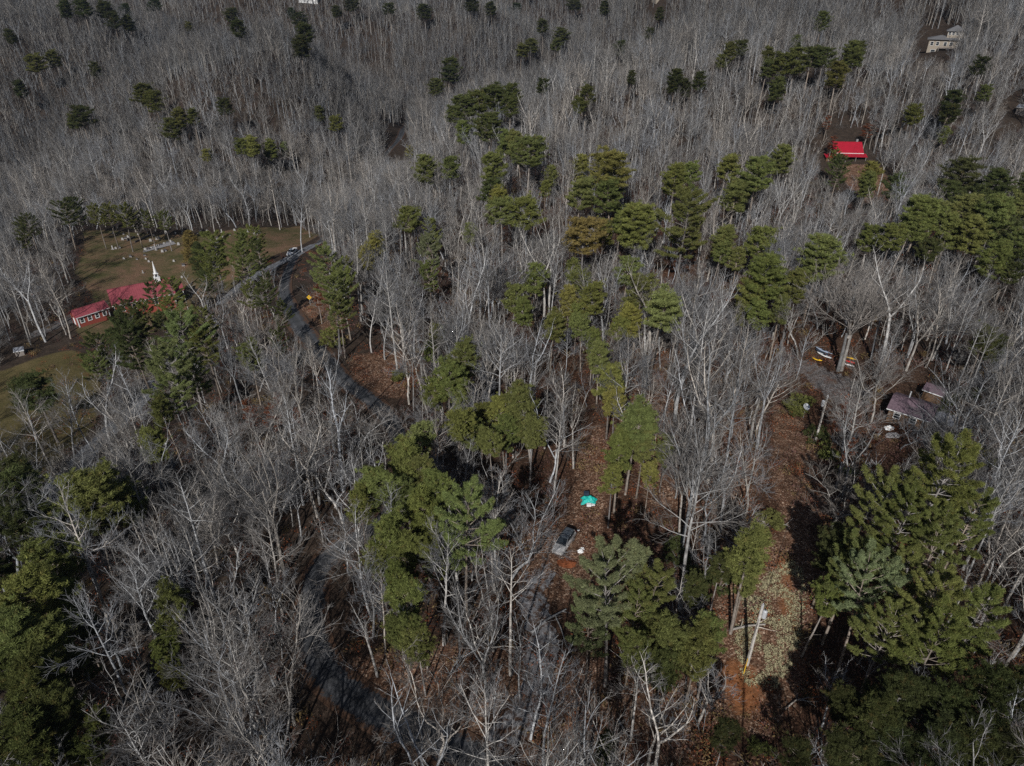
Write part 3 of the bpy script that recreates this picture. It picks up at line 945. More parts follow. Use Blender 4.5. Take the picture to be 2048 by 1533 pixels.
# ------------------------------------------------------------------ evergreens, with a few dark pines added to shade the upper road
# crown centre x, y and half width in pixels of the 2048 px photograph, style, hue
E = """1165 480 38 p o;1225 345 44 p y;1160 338 18 p y;1150 388 34 p g;1225 398 34 p g;985 338 27 p g;985 385 22 p d;1052 312 34 p g;1010 290 20 p g;998 408 24 p y
1003 432 27 p g;1045 430 30 p g;1210 470 22 p g;1272 457 38 p g;1240 450 20 p g;1362 470 44 w g;1375 420 24 w g;1348 362 26 p g;1152 545 18 p g;1158 572 24 p g;1252 548 26 p g
1072 562 24 p g;1025 602 24 p g;1045 628 22 p g;1102 655 26 p g;1135 605 20 p y;1190 605 28 p g;1166 655 20 p g;1152 632 16 p g;1278 588 30 p g;1315 622 40 p l;1262 645 24 p y;1240 660 18 p g
1200 718 24 p g;1185 690 18 p g;1222 765 28 p y;1232 808 24 p y;1265 850 42 p g;1240 905 32 p g;1285 890 26 p g;1330 905 20 p g;1300 948 18 p y;1225 960 22 p g
928 722 30 p g;890 765 34 p g;918 790 24 p g;868 790 22 p g;915 845 30 p y;962 838 20 p g;1006 826 26 p y;1065 812 36 p g;1012 870 26 p g;1062 862 28 p g;985 880 22 p g;945 870 22 p g
822 885 28 p l;798 928 38 p g;838 955 34 p g;760 985 40 p g;805 1000 36 p g;722 1012 30 p g;868 985 34 p g;850 1035 38 p g;765 1062 40 p g;925 1085 58 w l;880 1130 34 w g;815 1115 34 p g
792 1165 30 p g;805 1215 34 p g;800 1262 34 p g;830 1300 30 p g;760 1120 26 p g;1228 1212 62 w b;1180 1268 39 w b;1290 1210 44 w g;1265 1265 40 w g;1345 1290 38 p g;1392 1300 40 p g
1422 1272 30 p g;1280 1310 32 p g;1325 1340 30 p g;1500 1105 44 p g;1490 1150 30 p g;1395 1190 26 p d;1440 1130 20 p d;1868 1000 72 w g;1742 1030 50 w g;1795 1075 52 w g;1860 1110 50 w g
1690 1155 46 w g;1725 1210 52 w b;1830 1225 56 w g;1925 1285 50 w g;1660 1100 34 p d;1702 1120 36 p d;1760 1290 48 w g;1855 1300 56 w g;1640 1200 30 p g;1780 1180 40 w g;1920 1060 46 w g
1990 1385 46 p d;1900 1420 42 p d;1960 1455 46 p d;1805 1400 46 p d;1750 1440 42 p d;1855 1480 50 p d;2020 1480 42 p d;1700 1490 42 p d;1780 1500 44 p d;1940 1510 46 p d;2040 1400 40 p d;1690 1395 34 p d;1445 1480 26 p d;1522 1500 20 s g;1210 1500 26 p d;1590 1510 26 p d
1635 520 36 p g;1445 488 26 p g;1432 505 20 p g;1520 492 30 p g;1545 565 46 p g;1510 598 30 p g;1590 575 28 p g;1475 520 18 p g;1530 632 24 p g;1490 630 18 p g;1560 625 22 p g;1470 398 30 p g
1488 382 20 p g;1516 352 34 p g;1560 322 22 p g;1443 337 26 p g;1380 350 18 p g;1672 352 20 w d;1668 330 16 w g;1740 352 20 p y;1732 372 18 p g;1735 482 24 p g;1778 480 24 p g;1835 440 36 p g;1808 455 26 p g;1866 432 22 p g
1925 352 30 p d;1995 378 30 p d;1980 440 38 p g;2035 425 34 p g;1930 430 32 p g;1948 475 30 p g;1893 470 28 p g;2030 500 30 p g;1988 520 28 p g;1955 400 24 p d;2040 380 24 p d;1900 395 22 p d;1790 375 20 p d
1968 688 24 p d;1988 700 18 p d;1832 232 18 p y;1905 212 24 p d;1885 230 18 p d;1966 190 13 p g;1955 135 17 p d;1888 272 11 p g;1562 132 22 p g;1592 126 24 p g;1622 117 20 p g;1650 116 20 p g
1700 110 20 p g;1675 152 22 p y;1552 180 18 p g;1480 100 14 p d;1458 106 16 p g;1446 126 12 p g;1594 88 10 p g;1642 45 14 p g;1718 122 12 p g;1530 140 16 p g;1545 112 14 p g;1722 100 10 p g;1400 165 14 p d;1372 178 12 p d
925 218 24 p g;952 208 24 p g;985 198 28 p g;1030 192 20 p g;1018 215 18 p g;905 232 16 p g;870 176 16 p g;895 150 20 p d;900 132 16 p g;1172 195 18 p g;1165 212 14 p g;1122 72 20 p g;1085 55 14 p d;1062 94 22 p g;1105 92 13 p g
1040 103 14 p g;1348 165 18 p d;1262 158 10 p d;928 268 18 p g;980 256 24 p g;905 340 20 p g;852 342 24 p g;820 306 9 p y;1042 285 20 p g;1085 175 12 p d;1240 110 12 p d;1300 80 10 p d;1320 30 10 p d
820 442 22 p g;750 495 20 p y;735 520 16 p y;865 478 18 w g;865 515 28 w b;862 565 22 w g;870 672 16 p g;860 705 14 p g;650 552 34 w l;640 605 36 w l;690 592 28 w g;655 642 24 w g;640 685 18 s g;795 752 14 s g;690 560 22 w g;940 470 14 p g;1090 380 12 p g;1100 355 14 p g
385 500 24 c o;400 518 20 c d;450 515 32 w g;490 505 28 w g;512 486 20 w g;430 548 28 w g;482 542 28 w g;520 520 18 w d;415 575 18 w d;310 600 20 w d;348 592 22 w g;262 672 36 w d;236 716 36 w d;280 705 42 w d;198 748 26 w g
300 735 28 w g;318 668 24 w d;372 700 40 w l;362 760 44 w l;420 705 34 w g;352 805 34 w l;398 765 30 w g;342 640 26 w g;410 650 22 w g;500 712 24 p g;335 830 24 p g;312 892 26 p g;75 785 34 p d;40 795 22 p d
205 985 58 p g;250 1010 36 p g;160 1000 36 p g;50 1000 46 p d;28 960 36 p d;22 1055 42 p d;92 1045 34 p d;180 1045 30 p d;100 1145 50 p g;60 1205 54 p g;130 1205 38 p g;40 1275 50 p g;112 1295 46 p g;92 1370 54 p g
168 1330 28 p g;32 1405 50 p g;130 1425 42 p g;60 1482 54 p g;182 1500 28 p g;20 1510 40 p g;10 1140 34 p d;10 1340 34 p g;345 1215 34 p g;332 1262 20 p g;332 1315 28 p g;350 1345 20 p g;160 1250 24 p d;200 1450 26 p g;120 1510 36 p g
70 130 18 p y;106 120 14 p y;190 142 12 p d;290 190 20 p g;312 205 18 p g;166 235 22 p d;148 246 14 p g;358 238 16 p y;386 236 14 p g;345 260 18 p g;452 216 15 p d;486 296 14 p g;515 295 20 p y;540 302 16 p g;410 312 11 p y;568 300 9 p g
600 40 20 p d;610 70 22 p d;600 95 20 p d;465 32 20 p d;212 22 20 p d;225 42 16 p d;165 18 18 p d;375 55 8 p y;30 75 14 p d;475 60 16 p d;255 50 14 p d;40 180 16 p d;130 20 14 p d
565 640 17 w d;530 605 20 w d;508 600 18 w g;556 695 18 w d;268 640 28 w d;292 650 26 w g;264 690 28 w d;560 560 14 w d;130 435 22 w d;152 432 18 w d;195 440 18 w g;220 440 18 w g;248 442 20 w g;298 446 14 w g;330 450 15 w g;272 448 14 w d;60 462 20 w d;48 478 16 w g;670 250 14 p y;640 230 12 p g;700 10 14 p d;680 25 12 p d;780 20 12 p d;850 25 16 p d;940 12 14 p d;985 20 14 p d;1150 12 16 p d;1210 18 12 p d
1590 815 24 s g;1605 800 16 s g;1625 870 18 s d;1655 910 20 s g;1690 940 16 s d;1940 790 16 s d;1990 912 20 s y;1975 920 14 s g;1905 800 14 s d;1880 820 16 s d;1850 505 20 p d;2000 470 30 p d;2020 550 18 p d;1440 1165 22 s d;1400 1150 20 s d;1360 1110 22 s d;1530 1040 20 s g""".replace("\n", ";").split(";")
STY = {'p': 'pine', 'w': 'white', 'c': 'cedar', 's': 'shrub'}
NAMES = {'pine': ('pine_tree', 'pine tree'), 'white': ('white_pine', 'pine tree'), 'cedar': ('cedar_tree', 'cedar'), 'shrub': ('evergreen_shrub', 'shrub')}
NOUN = {'pine': 'round-crowned pine', 'white': 'feathery tiered pine', 'cedar': 'dense column-shaped cedar', 'shrub': 'evergreen shrub'}
HUEW = {'g': 'green', 'y': 'yellow-green', 'b': 'pale green', 'd': 'dark green', 'o': 'bronze-tinged', 'l': 'light green'}
EGRP = {'pine': 'round-crowned pines among the bare woods', 'white': 'feathery white pines', 'cedar': 'cedars by the graveyard', 'shrub': 'evergreen shrubs in the clearings'}

def place_copy(name, trunk_me, crown_me, loc, rz, sc, color=None):
    root = empty(name, loc, rz)
    root.scale = sc
    t = obj('trunk', trunk_me, root)
    c = obj('crown', crown_me, root)
    if color is not None:
        c.color = (*color, 1)
    return root

EPOS = []
EVIS = []
seen_e = set()
for q in E:
    f = q.split()
    px, py, w = float(f[0]), float(f[1]), float(f[2])
    style, hue = STY[f[3]], f[4]
    lib = EVER[style]
    k = int(rng.integers(0, len(lib)))
    tm, cm, H, Rc, hc = lib[k]
    s = 1.0
    for _ in range(6):
        x, y, z = ground_at(px, py, H * hc * s)
        fwd = project(x, y, z + H * hc * s)[2]
        rad = w * fwd / FPX
        tall = 1.2 if (style == 'white' and w >= 40) else 1.0
        s = float(np.clip(rad / Rc, 0.35, 1.6)) ** (0.6 if style != 'shrub' else 1.0) * tall
    for _ in range(6):
        dv_ = RD[:, :2] - [x, y]
        kk = np.argmin((dv_ ** 2).sum(1))
        dd_ = float(np.hypot(*dv_[kk]))
        if dd_ < 3.4:
            x -= dv_[kk][0] / (dd_ + 1e-6) * 0.8; y -= dv_[kk][1] / (dd_ + 1e-6) * 0.8
            z = hz(x, y)
    sx = float(np.clip(((1.34 if w >= 40 else 1.22) if style == 'white' else 1.24) * rad / Rc, 0.4, 2.4))
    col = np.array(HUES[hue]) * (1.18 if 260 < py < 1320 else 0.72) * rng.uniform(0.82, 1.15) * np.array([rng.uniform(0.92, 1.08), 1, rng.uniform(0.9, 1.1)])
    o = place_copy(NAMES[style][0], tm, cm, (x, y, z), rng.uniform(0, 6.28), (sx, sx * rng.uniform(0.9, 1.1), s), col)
    tag(o, cat=NAMES[style][1], group=EGRP[style])
    size = 'large' if w >= 44 else ('small' if w < 20 else 'mid-sized')
    TO_LABEL.append((o, "%s %s" % (size, HUEW[hue]), NOUN[style], px, py))
    EPOS.append((x, y, sx * Rc))
    EVIS.append((px, py, w * 1.05, fwd if style != 'shrub' else 0))
EPOS = np.array(EPOS)
EVIS = np.array(EVIS)

# ------------------------------------------------------------------ where bare trees may stand
CLEAR = [(1190, 960, 1335, 1110), (1595, 985, 1650, 1380), (1090, 1045, 1160, 1130), (1155, 975, 1200, 1020), (1050, 1060, 1170, 1230), (1052, 1120, 1115, 1290), (1488, 1210, 1545, 1345), (1622, 780, 1662, 890),
         (1552, 800, 1640, 1000), (1440, 1190, 1600, 1470), (155, 470, 385, 655), (385, 475, 560, 500), (150, 600, 345, 662), (540, 480, 640, 530), (565, 530, 610, 640), (610, 600, 640, 660),
         (1640, 262, 1732, 345), (1838, 60, 1912, 108), (1768, 758, 1866, 895), (1625, 690, 1722, 745), (1172, 850, 1212, 1010), (700, 725, 790, 800),
         (0, 690, 190, 860), (600, 1110, 680, 1290), (612, 1290, 690, 1360), (1735, 325, 1775, 370), (775, 255, 815, 310), (1545, 1060, 1600, 1200), (600, 590, 640, 612), (300, 880, 345, 915), (1290, 0, 1330, 12), (2010, 195, 2048, 240), (350, 610, 392, 650)]
GCLEAR = [LAWN, FIELD] + [LITTER[0], LITTER[1], LITTER[3]]

def near_any(x, y, pts, d):
    return (np.hypot(pts[:, 0] - x, pts[:, 1] - y) < d).any()

def in_poly1(poly, x, y):
    return bool(inside(poly, np.array([x]), np.array([y]))[0])

def allowed(x, y, z, H, rc, strict=True):
    if near_any(x, y, RD, 2.35):
        return False
    for p in GCLEAR:
        if in_poly1(p, x, y):
            return False
    for t in (0.55, 0.75, 0.92):
        px, py, f = project(x, y, z + H * t)
        m = (EVIS[:, 3] > f + 1.5) & (np.abs(EVIS[:, 0] - px) < EVIS[:, 2]) & (np.abs(EVIS[:, 1] - py) < EVIS[:, 2])
        if m.any() and rng.uniform() < 0.86:
            return False
    for t, w in ((0, 0.3), (0.25, 0.3), (0.5, 0.5), (0.7, 0.8), (0.9, 0.7)):
        px, py, f = project(x, y, z + H * t)
        if f < 1:
            continue
        ww = rc * w * FPX / f
        for a, b, c, d in CLEAR:
            if px + ww > a and px - ww < c and py + ww * 0.4 > b and py - ww * 0.4 < d:
                return False
    return True

# ------------------------------------------------------------------ the bare trees one can single out by their trunks: base pixel, top pixel
HERO = [(1022, 1350, 1082, 6, 1.15), (888, 1290, 1075, 0, 1.0), (141, 678, 505, 3, 1.1), (92, 684, 490, 2, 1.1), (62, 690, 500, 0, 1.0), (575, 1500, 1230, 8, 1.2), (590, 1450, 1180, 3, 1.0),
        (300, 1530, 1330, 5, 1.0), (1445, 985, 700, 0, 1.0), (1385, 1010, 690, 2, 1.0), (1370, 930, 600, 6, 1.0), (1290, 790, 650, 4, 1.0), (1500, 880, 690, 1, 1.0),
        (1440, 1065, 880, 4, 1.0), (1490, 1030, 850, 3, 1.0), (415, 655, 540, 2, 1.0), (560, 1145, 900, 8, 1.0), (570, 1150, 880, 4, 1.1), (700, 1150, 1020, 5, 1.0), (745, 1240, 1030, 3, 1.0),
        (480, 1130, 980, 8, 1.0), (350, 1050, 840, 5, 1.0), (1900, 1150, 920, 1, 1.0), (1960, 1250, 1040, 5, 1.0), (2010, 1200, 960, 3, 1.0), (560, 460, 330, 6, 1.0), (605, 505, 340, 3, 1.0), (620, 475, 350, 4, 1.1),
        (235, 925, 700, 2, 1.2), (160, 945, 760, 3, 1.0), (120, 970, 770, 0, 1.0), (110, 1010, 800, 5, 1.0), (200, 925, 730, 7, 1.0), (285, 845, 700, 0, 1.0), (260, 870, 740, 3, 1.0),
        (1735, 860, 690, 8, 1.0), (1800, 900, 800, 8, 0.9), (800, 1200, 1050, 1, 1.0), (960, 1360, 1180, 5, 1.0), (1060, 1480, 1250, 7, 1.0), (1150, 1470, 1310, 9, 1.0), (920, 1320, 1150, 9, 1.0),
        (1260, 1480, 1330, 6, 1.0), (1395, 1450, 1330, 4, 1.0), (1040, 1400, 1230, 9, 1.0), (820, 1310, 1160, 5, 1.0), (640, 1010, 800, 4, 1.0), (540, 960, 780, 2, 1.0), (700, 960, 790, 8, 1.0), (1945, 420, 300, 2, 1.0),
        (1755, 390, 275, 4, 1.0), (1855, 410, 300, 1, 1.0), (845, 760, 560, 0, 1.0), (770, 720, 560, 3, 1.0), (795, 745, 520, 6, 1.0), (1000, 640, 480, 8, 1.0), (1060, 800, 640, 1, 1.0)]
BPOS = []

def add_bare(x, y, z, k, s, rz, label_look, sxy=None):
    tm, cm, H = BARE[k]
    o = place_copy('bare_tree', tm, cm, (x, y, z), rz, (sxy or s, sxy or s, s))
    tag(o, cat='bare tree', group='leafless grey trees of the near woods')
    px, py, _ = project(x, y, z + 0.5 * H * s)
    TO_LABEL.append((o, label_look, 'leafless tree', px, py))
    return o

LOOKS = ["tall slim grey", "broad three-limbed grey", "tall forked grey", "crooked pale", "wide many-limbed grey", "bushy forked grey", "straight tall pale", "leaning slender grey", "gnarled wide-spreading grey", "small thin grey"]
n_ind = 0
for bx, by, ty, k, sxy in HERO:
    x, y, z = ground_at(bx, by)
    # height at which the upright line over the base reaches the top row
    v = (ty - 766.5) / FPX
    d = y
    # solve for dz with project()
    lo, hi = 4.0, 40.0
    for _ in range(30):
        mid = (lo + hi) / 2
        if project(x, y, z + mid)[1] > ty:
            lo = mid
        else:
            hi = mid
    Hh = float(np.clip(lo, 8, 30))
    s = Hh / BARE[k][2]
    add_bare(x, y, z, k, s, rng.uniform(0, 6.28), LOOKS[k], sxy=s * 0.5 + 0.5 * sxy)
    BPOS.append((x, y))
    n_ind += 1

# ------------------------------------------------------------------ the great twin-trunked tree by the kayaks
x, y, z = ground_at(1679, 742)
rt = empty('bare_tree', (x, y, z))
tag(rt, 'massive leafless tree with two stout trunks and domed crown beside the kayaks', 'bare tree', 'leafless grey trees of the near woods')
rr_ = np.random.default_rng(77)
for sx_ in (-1, 1):
    p, d = path_grow(np.array([sx_ * 0.32, 0, -0.5]), nrm(np.array([sx_ * 0.008, 0, 1])), 8.5, 7, rr_, 0.01, 0.0)
    b_ = Batch(); b_.tube(p, np.linspace(0.36, 0.24, 7), 9)
    obj('trunk', b_.mesh('trunk', M['farbark'], smooth=True), rt)
_, c1 = bare_tree(501, H=15.5, r0=0.36, cs=0.04, fork=7, spread=1.2, limbs=42, twig=0.022, dens=0.72)
t1_, c2 = bare_tree(502, H=14.0, r0=0.34, cs=0.05, fork=5, spread=0.8, limbs=28, twig=0.022, dens=0.72)
t0_, c1 = bare_tree(501, H=15.5, r0=0.36, cs=0.04, fork=7, spread=1.2, limbs=42, twig=0.022, dens=0.72)
for t_, c_ in ((t0_, c1), (t1_, c2)):
    for b_ in (t_,):
        for key, L in b_.tubes.items():
            for p_, r_ in L[:]:
                c_.tubes.setdefault(key, []).append((p_, r_))
cc = Batch()
for c_ in (c1, c2):
    for key, L in c_.tubes.items():
        cc.tubes.setdefault(key, []).extend([(p_ * np.array([0.72, 0.72, 0.86]) + np.array([0, 0, 7.7]), r_) for p_, r_ in L])
obj('crown', cc.mesh('crown', M['twig']), rt)
BPOS.append((x, y))

# ------------------------------------------------------------------ fill the woods
class Hash:
    def __init__(self, c):
        self.c = c; self.d = {}
    def ok(self, x, y, r):
        i, j = int(x // self.c), int(y // self.c)
        for a in (-1, 0, 1):
            for b in (-1, 0, 1):
                for (u, v) in self.d.get((i + a, j + b), ()):
                    if (u - x) ** 2 + (v - y) ** 2 < r * r:
                        return False
        self.d.setdefault((i, j), []).append((x, y))
        return True

hs = Hash(6.0)
for x, y in BPOS:
    hs.ok(x, y, 0.1)
cand = []
tries = 80000
xs = rng.uniform(-1, 1, tries); ys = rng.uniform(0, 1, tries)
for i in range(tries):
    y = 3 + 345 * math.sqrt(ys[i] * 0.999 + 0.001)
    x = xs[i] * (34 + y * 0.83)
    px, py, f = project(x, y, hz(x, y) + 8)
    r = 2.7
    if 1180 < px < 1600 and 600 < py < 1100:
        r = 2.7
    if x < -5 and y < 130:
        r = 2.3
    if y > 150:
        r = 2.95
    if not hs.ok(x, y, r):
        continue
    de = np.hypot(EPOS[:, 0] - x, EPOS[:, 1] - y) - EPOS[:, 2] * 0.62
    if de.min() < 0:
        continue
    z = hz(x, y)
    k = int(rng.integers(0, len(BARE)))
    s = float(np.clip(rng.normal(0.92, 0.16), 0.55, 1.25))
    if rng.uniform() < 0.38:
        s *= 0.62
    if y > 150:
        s *= 0.86
    H = BARE[k][2] * s
    if not allowed(x, y, z, H, H * 0.16):
        continue
    px, py, f = project(x, y, z + H * 0.6)
    vis = -60 < px < 2108 and -60 < py < 1680 and f > 5
    cand.append((H / max(f, 5) if vis else 0.0, x, y, z, k, s))
cand.sort(key=lambda q: -q[0])
MAX_IND = 299
pts_near = []
for c in cand:
    size, x, y, z, k, s = c
    rz = float(rng.uniform(0, 6.28))
    if n_ind < MAX_IND and size > 0:
        add_bare(x, y, z, k, s, rz, LOOKS[k] if s > 0.75 else "short young " + ("grey" if k % 2 else "pale"))
        n_ind += 1
    else:
        pts_near.append((x, y, z, rz, s * rng.uniform(0.9, 1.1), s, k))

# the woods beyond: simpler trees
LODS = [bare_lod(700, H=22, r0=0.24, cs=0.45, fork=1, spread=0.6, twig=0.024, dens=0.62, limbs=17),
        bare_lod(701, H=20, r0=0.24, cs=0.42, fork=3, spread=0.7, twig=0.024, dens=0.62, limbs=20),
        bare_lod(702, H=23, r0=0.24, cs=0.50, fork=2, spread=0.55, twig=0.024, dens=0.62, limbs=18),
        bare_lod(703, H=18, r0=0.2, cs=0.38, fork=2, spread=0.75, twig=0.024, dens=0.62, limbs=18)]
FAR = [bare_lod(720, H=22, r0=0.30, cs=0.42, fork=2, spread=0.75, twig=0.046, dens=0.40, limbs=13),
       bare_lod(721, H=20, r0=0.30, cs=0.40, fork=3, spread=0.80, twig=0.046, dens=0.40, limbs=14),
       bare_lod(722, H=23, r0=0.30, cs=0.48, fork=1, spread=0.70, twig=0.046, dens=0.40, limbs=13)]

def jitter(y0, y1, step, kx, ka, lib0, nlib, hr=0.16):
    out = []
    y = y0
    while y < y1:
        w = kx + y * ka
        for x in np.arange(-w, w, step):
            u = x + rng.uniform(-0.48, 0.48) * step
            v = y + rng.uniform(-0.48, 0.48) * step
            z = hz(u, v)
            if math.sin(u * 0.031 + 1.3 * math.sin(v * 0.017)) * math.sin(v * 0.026 + u * 0.009) > 0.42 and rng.uniform() < 0.6:
                continue
            if y < 620:
                if len(EPOS) and (np.hypot(EPOS[:, 0] - u, EPOS[:, 1] - v) - EPOS[:, 2] * 0.5).min() < 0:
                    continue
                s = rng.uniform(0.58, 0.96)
                if near_any(u, v, RD, 3.5) or not allowed(u, v, z, 22 * s, 2.6):
                    continue
            else:
                s = rng.uniform(0.58, 0.96)
            out.append((u, v, z, rng.uniform(0, 6.28), s, s * rng.uniform(0.9, 1.1), lib0 + int(rng.integers(0, nlib))))
        y += step
    return out
pts_mid = jitter(341, 620, 3.7, 34, 0.83, 0, 4)
pts_far = jitter(620, 1500, 5.9, 30, 0.80, 4, 3) + jitter(1500, 2600, 10.0, 30, 0.78, 4, 3)

def scatter(name, protos, pts, kind_label, cat):
    """one object: prototypes set on points by a geometry node tree"""
    P = np.array(pts)
    me = bpy.data.meshes.new(name)
    me.vertices.add(len(P))
    me.vertices.foreach_set('co', P[:, :3].astype(np.float32).ravel())
    a = me.attributes.new('rot', 'FLOAT_VECTOR', 'POINT')
    rot = np.zeros((len(P), 3)); rot[:, 2] = P[:, 3]
    a.data.foreach_set('vector', rot.astype(np.float32).ravel())
    a = me.attributes.new('scl', 'FLOAT_VECTOR', 'POINT')
    scl = np.stack([P[:, 4], P[:, 4], P[:, 5]], axis=1)
    a.data.foreach_set('vector', scl.astype(np.float32).ravel())
    a = me.attributes.new('idx', 'INT', 'POINT')
    a.data.foreach_set('value', P[:, 6].astype(np.int32))
    o = obj(name, me)
    tag(o, kind_label, cat, kind='stuff')
    ng = bpy.data.node_groups.new(name, 'GeometryNodeTree')
    ng.interface.new_socket('Geometry', in_out='INPUT', socket_type='NodeSocketGeometry')
    ng.interface.new_socket('Geometry', in_out='OUTPUT', socket_type='NodeSocketGeometry')
    gi = ng.nodes.new('NodeGroupInput'); go = ng.nodes.new('NodeGroupOutput')
    iop = ng.nodes.new('GeometryNodeInstanceOnPoints')
    join = ng.nodes.new('GeometryNodeJoinGeometry')
    first = []
    for meshes in protos:
        srcs = []
        for m_ in meshes:
            src = bpy.data.objects.new(m_.name + '_source', m_)     # kept out of every collection
            oi = ng.nodes.new('GeometryNodeObjectInfo')
            oi.inputs['Object'].default_value = src
            srcs.append(oi.outputs['Geometry'])
        g2i = ng.nodes.new('GeometryNodeGeometryToInstance')
        if len(srcs) == 1:
            ng.links.new(srcs[0], g2i.inputs[0])
        else:
            j2 = ng.nodes.new('GeometryNodeJoinGeometry')
            for s_ in srcs[::-1]:
                ng.links.new(s_, j2.inputs[0])
            ng.links.new(j2.outputs[0], g2i.inputs[0])
        first.append(g2i.outputs[0])
    for s_ in first[::-1]:
        ng.links.new(s_, join.inputs[0])
    ng.links.new(gi.outputs[0], iop.inputs['Points'])
    ng.links.new(join.outputs[0], iop.inputs['Instance'])
    iop.inputs['Pick Instance'].default_value = True
    def named(nm, typ):
        n_ = ng.nodes.new('GeometryNodeInputNamedAttribute')
        n_.data_type = typ
        n_.inputs['Name'].default_value = nm
        return n_.outputs['Attribute']
    ng.links.new(named('idx', 'INT'), iop.inputs['Instance Index'])
    ng.links.new(named('rot', 'FLOAT_VECTOR'), iop.inputs['Rotation'])
    ng.links.new(named('scl', 'FLOAT_VECTOR'), iop.inputs['Scale'])
    ng.links.new(iop.outputs[0], go.inputs[0])
    md = o.modifiers.new('scatter', 'NODES')
    md.node_group = ng
    return o

scatter('leafless_woods', [(t, c) for t, c, h in BARE], pts_near, 'crowded grey leafless woods covering the middle distance', 'woods')
scatter('distant_woods', [tuple(p) for p in LODS + FAR], pts_mid + pts_far, 'far leafless woods fading over the ridges at the top', 'woods')

# undergrowth: bare saplings and brush between the trees
def brush(seed, H, n, twig):
    r = np.random.default_rng(seed)
    b = Batch()
    for i in range(n):
        a = r.uniform(0, 6.28)
        p0 = np.array([math.cos(a), math.sin(a), 0]) * r.uniform(0, 0.8)
        d = nrm(np.array([math.cos(a) * 0.35, math.sin(a) * 0.35, 1]) + r.normal(size=3) * 0.12)
        L = H * r.uniform(0.6, 1.1)
        q, _ = path_grow(p0 - [0, 0, 0.2], d, L, 5, r, 0.08, 0.03)
        b.tube(q, np.linspace(twig * 1.8, twig * 0.7, 5), 3)
        for j in range(int(L * 2.4)):
            p, dd = branch_at(q, r.uniform(0.25, 1))
            q2, _ = path_grow(p, nrm(dd + perp(dd, r) * 0.8), L * r.uniform(0.15, 0.35), 3, r, 0.15, 0.04)
            b.tube(q2, np.array([twig, twig * 0.8, twig * 0.4]), 3)
    return b
BR = [(brush(800, 3.2, 6, 0.016).mesh('brush', M['brush']),), (brush(801, 5.5, 3, 0.022).mesh('sapling', M['brush']),), (brush(802, 2.0, 8, 0.014).mesh('brush', M['plume']),), (brush(803, 7.5, 2, 0.028).mesh('sapling', M['bark']),)]
pts_b = []
for i in range(26000):
    y = 3 + 400 * math.sqrt(rng.uniform())
    x = rng.uniform(-1, 1) * (30 + y * 0.8)
    z = hz(x, y)
    k = int(rng.choice([0, 1, 2, 3], p=[0.35, 0.25, 0.3, 0.10]))
    if not allowed(x, y, z, (3, 5, 2, 7)[k], 0.8):
        continue
    s = rng.uniform(0.6, 1.25)
    pts_b.append((x, y, z, rng.uniform(0, 6.28), s, s, k))
    if len(pts_b) > 15000:
        break
scatter('woodland_undergrowth', BR, pts_b, 'bare brush and thin saplings growing between the trees', 'undergrowth')

# distant evergreens beyond those one can single out
pts_e = []
for i in range(900):
    y = rng.uniform(560, 2300)
    x = rng.uniform(-1, 1) * y * 0.78
    if math.sin(x * 0.012 + 2) * math.sin(y * 0.009 + x * 0.004) < 0.15:
        continue
    z = hz(x, y)
    s = rng.uniform(0.8, 1.35)
    pts_e.append((x, y, z, rng.uniform(0, 6.28), s * 1.25, s, int(rng.integers(0, 3))))
me_far = []
md_ = M['needle'].copy(); md_.name = 'far_needles'
for nd in md_.node_tree.nodes:
    if nd.type == 'OBJECT_INFO':
        rgb = md_.node_tree.nodes.new('ShaderNodeRGB'); rgb.outputs[0].default_value = (0.045, 0.062, 0.024, 1)
        for l in list(nd.outputs['Color'].links):
            md_.node_tree.links.new(rgb.outputs[0], l.to_socket)
for k in range(3):
    m_ = EVER['pine'][k][1].copy(); m_.materials[0] = md_
    me_far.append((EVER['pine'][k][0], m_))
scatter('distant_evergreen_forest', me_far, pts_e, 'dark evergreens dotting the far ridges', 'forest')


# ------------------------------------------------------------------ buildings
def frame_at(px, py, px2, py2):
    a = ground_at(px, py); b = ground_at(px2, py2)
    return a, math.atan2(b[1] - a[1], b[0] - a[0])

def window(parent, x, y, z, w, h, axis='y', s=-1, mat='white', t=0.10):
    """window on a wall; axis = wall normal axis, s = its sign; x, y, z = centre on the wall face"""
    d = 0.05
    f = MB(); g = MB()
    def bx(mb, u0, u1, z0, z1, o0, o1):
        a, b = sorted((o0 * s, o1 * s))
        if axis == 'y':
            mb.box(x + u0, x + u1, y + a, y + b, z + z0, z + z1)
        else:
            mb.box(x + a, x + b, y + u0, y + u1, z + z0, z + z1)
    bx(f, -w / 2 - t, w / 2 + t, h / 2, h / 2 + t, 0.0, d)
    bx(f, -w / 2 - t, w / 2 + t, -h / 2 - t, -h / 2, 0.0, d + 0.03)
    bx(f, -w / 2 - t, -w / 2, -h / 2, h / 2, 0.0, d)
    bx(f, w / 2, w / 2 + t, -h / 2, h / 2, 0.0, d)
    bx(f, -w / 2, w / 2, -0.025, 0.025, 0.002, d - 0.012)
    o = f.build('window', M[mat], parent)
    bx(g, -w / 2, w / 2, -h / 2, h / 2, -0.02, 0.02)
    g.build('pane', M['glass'], o)
    return o

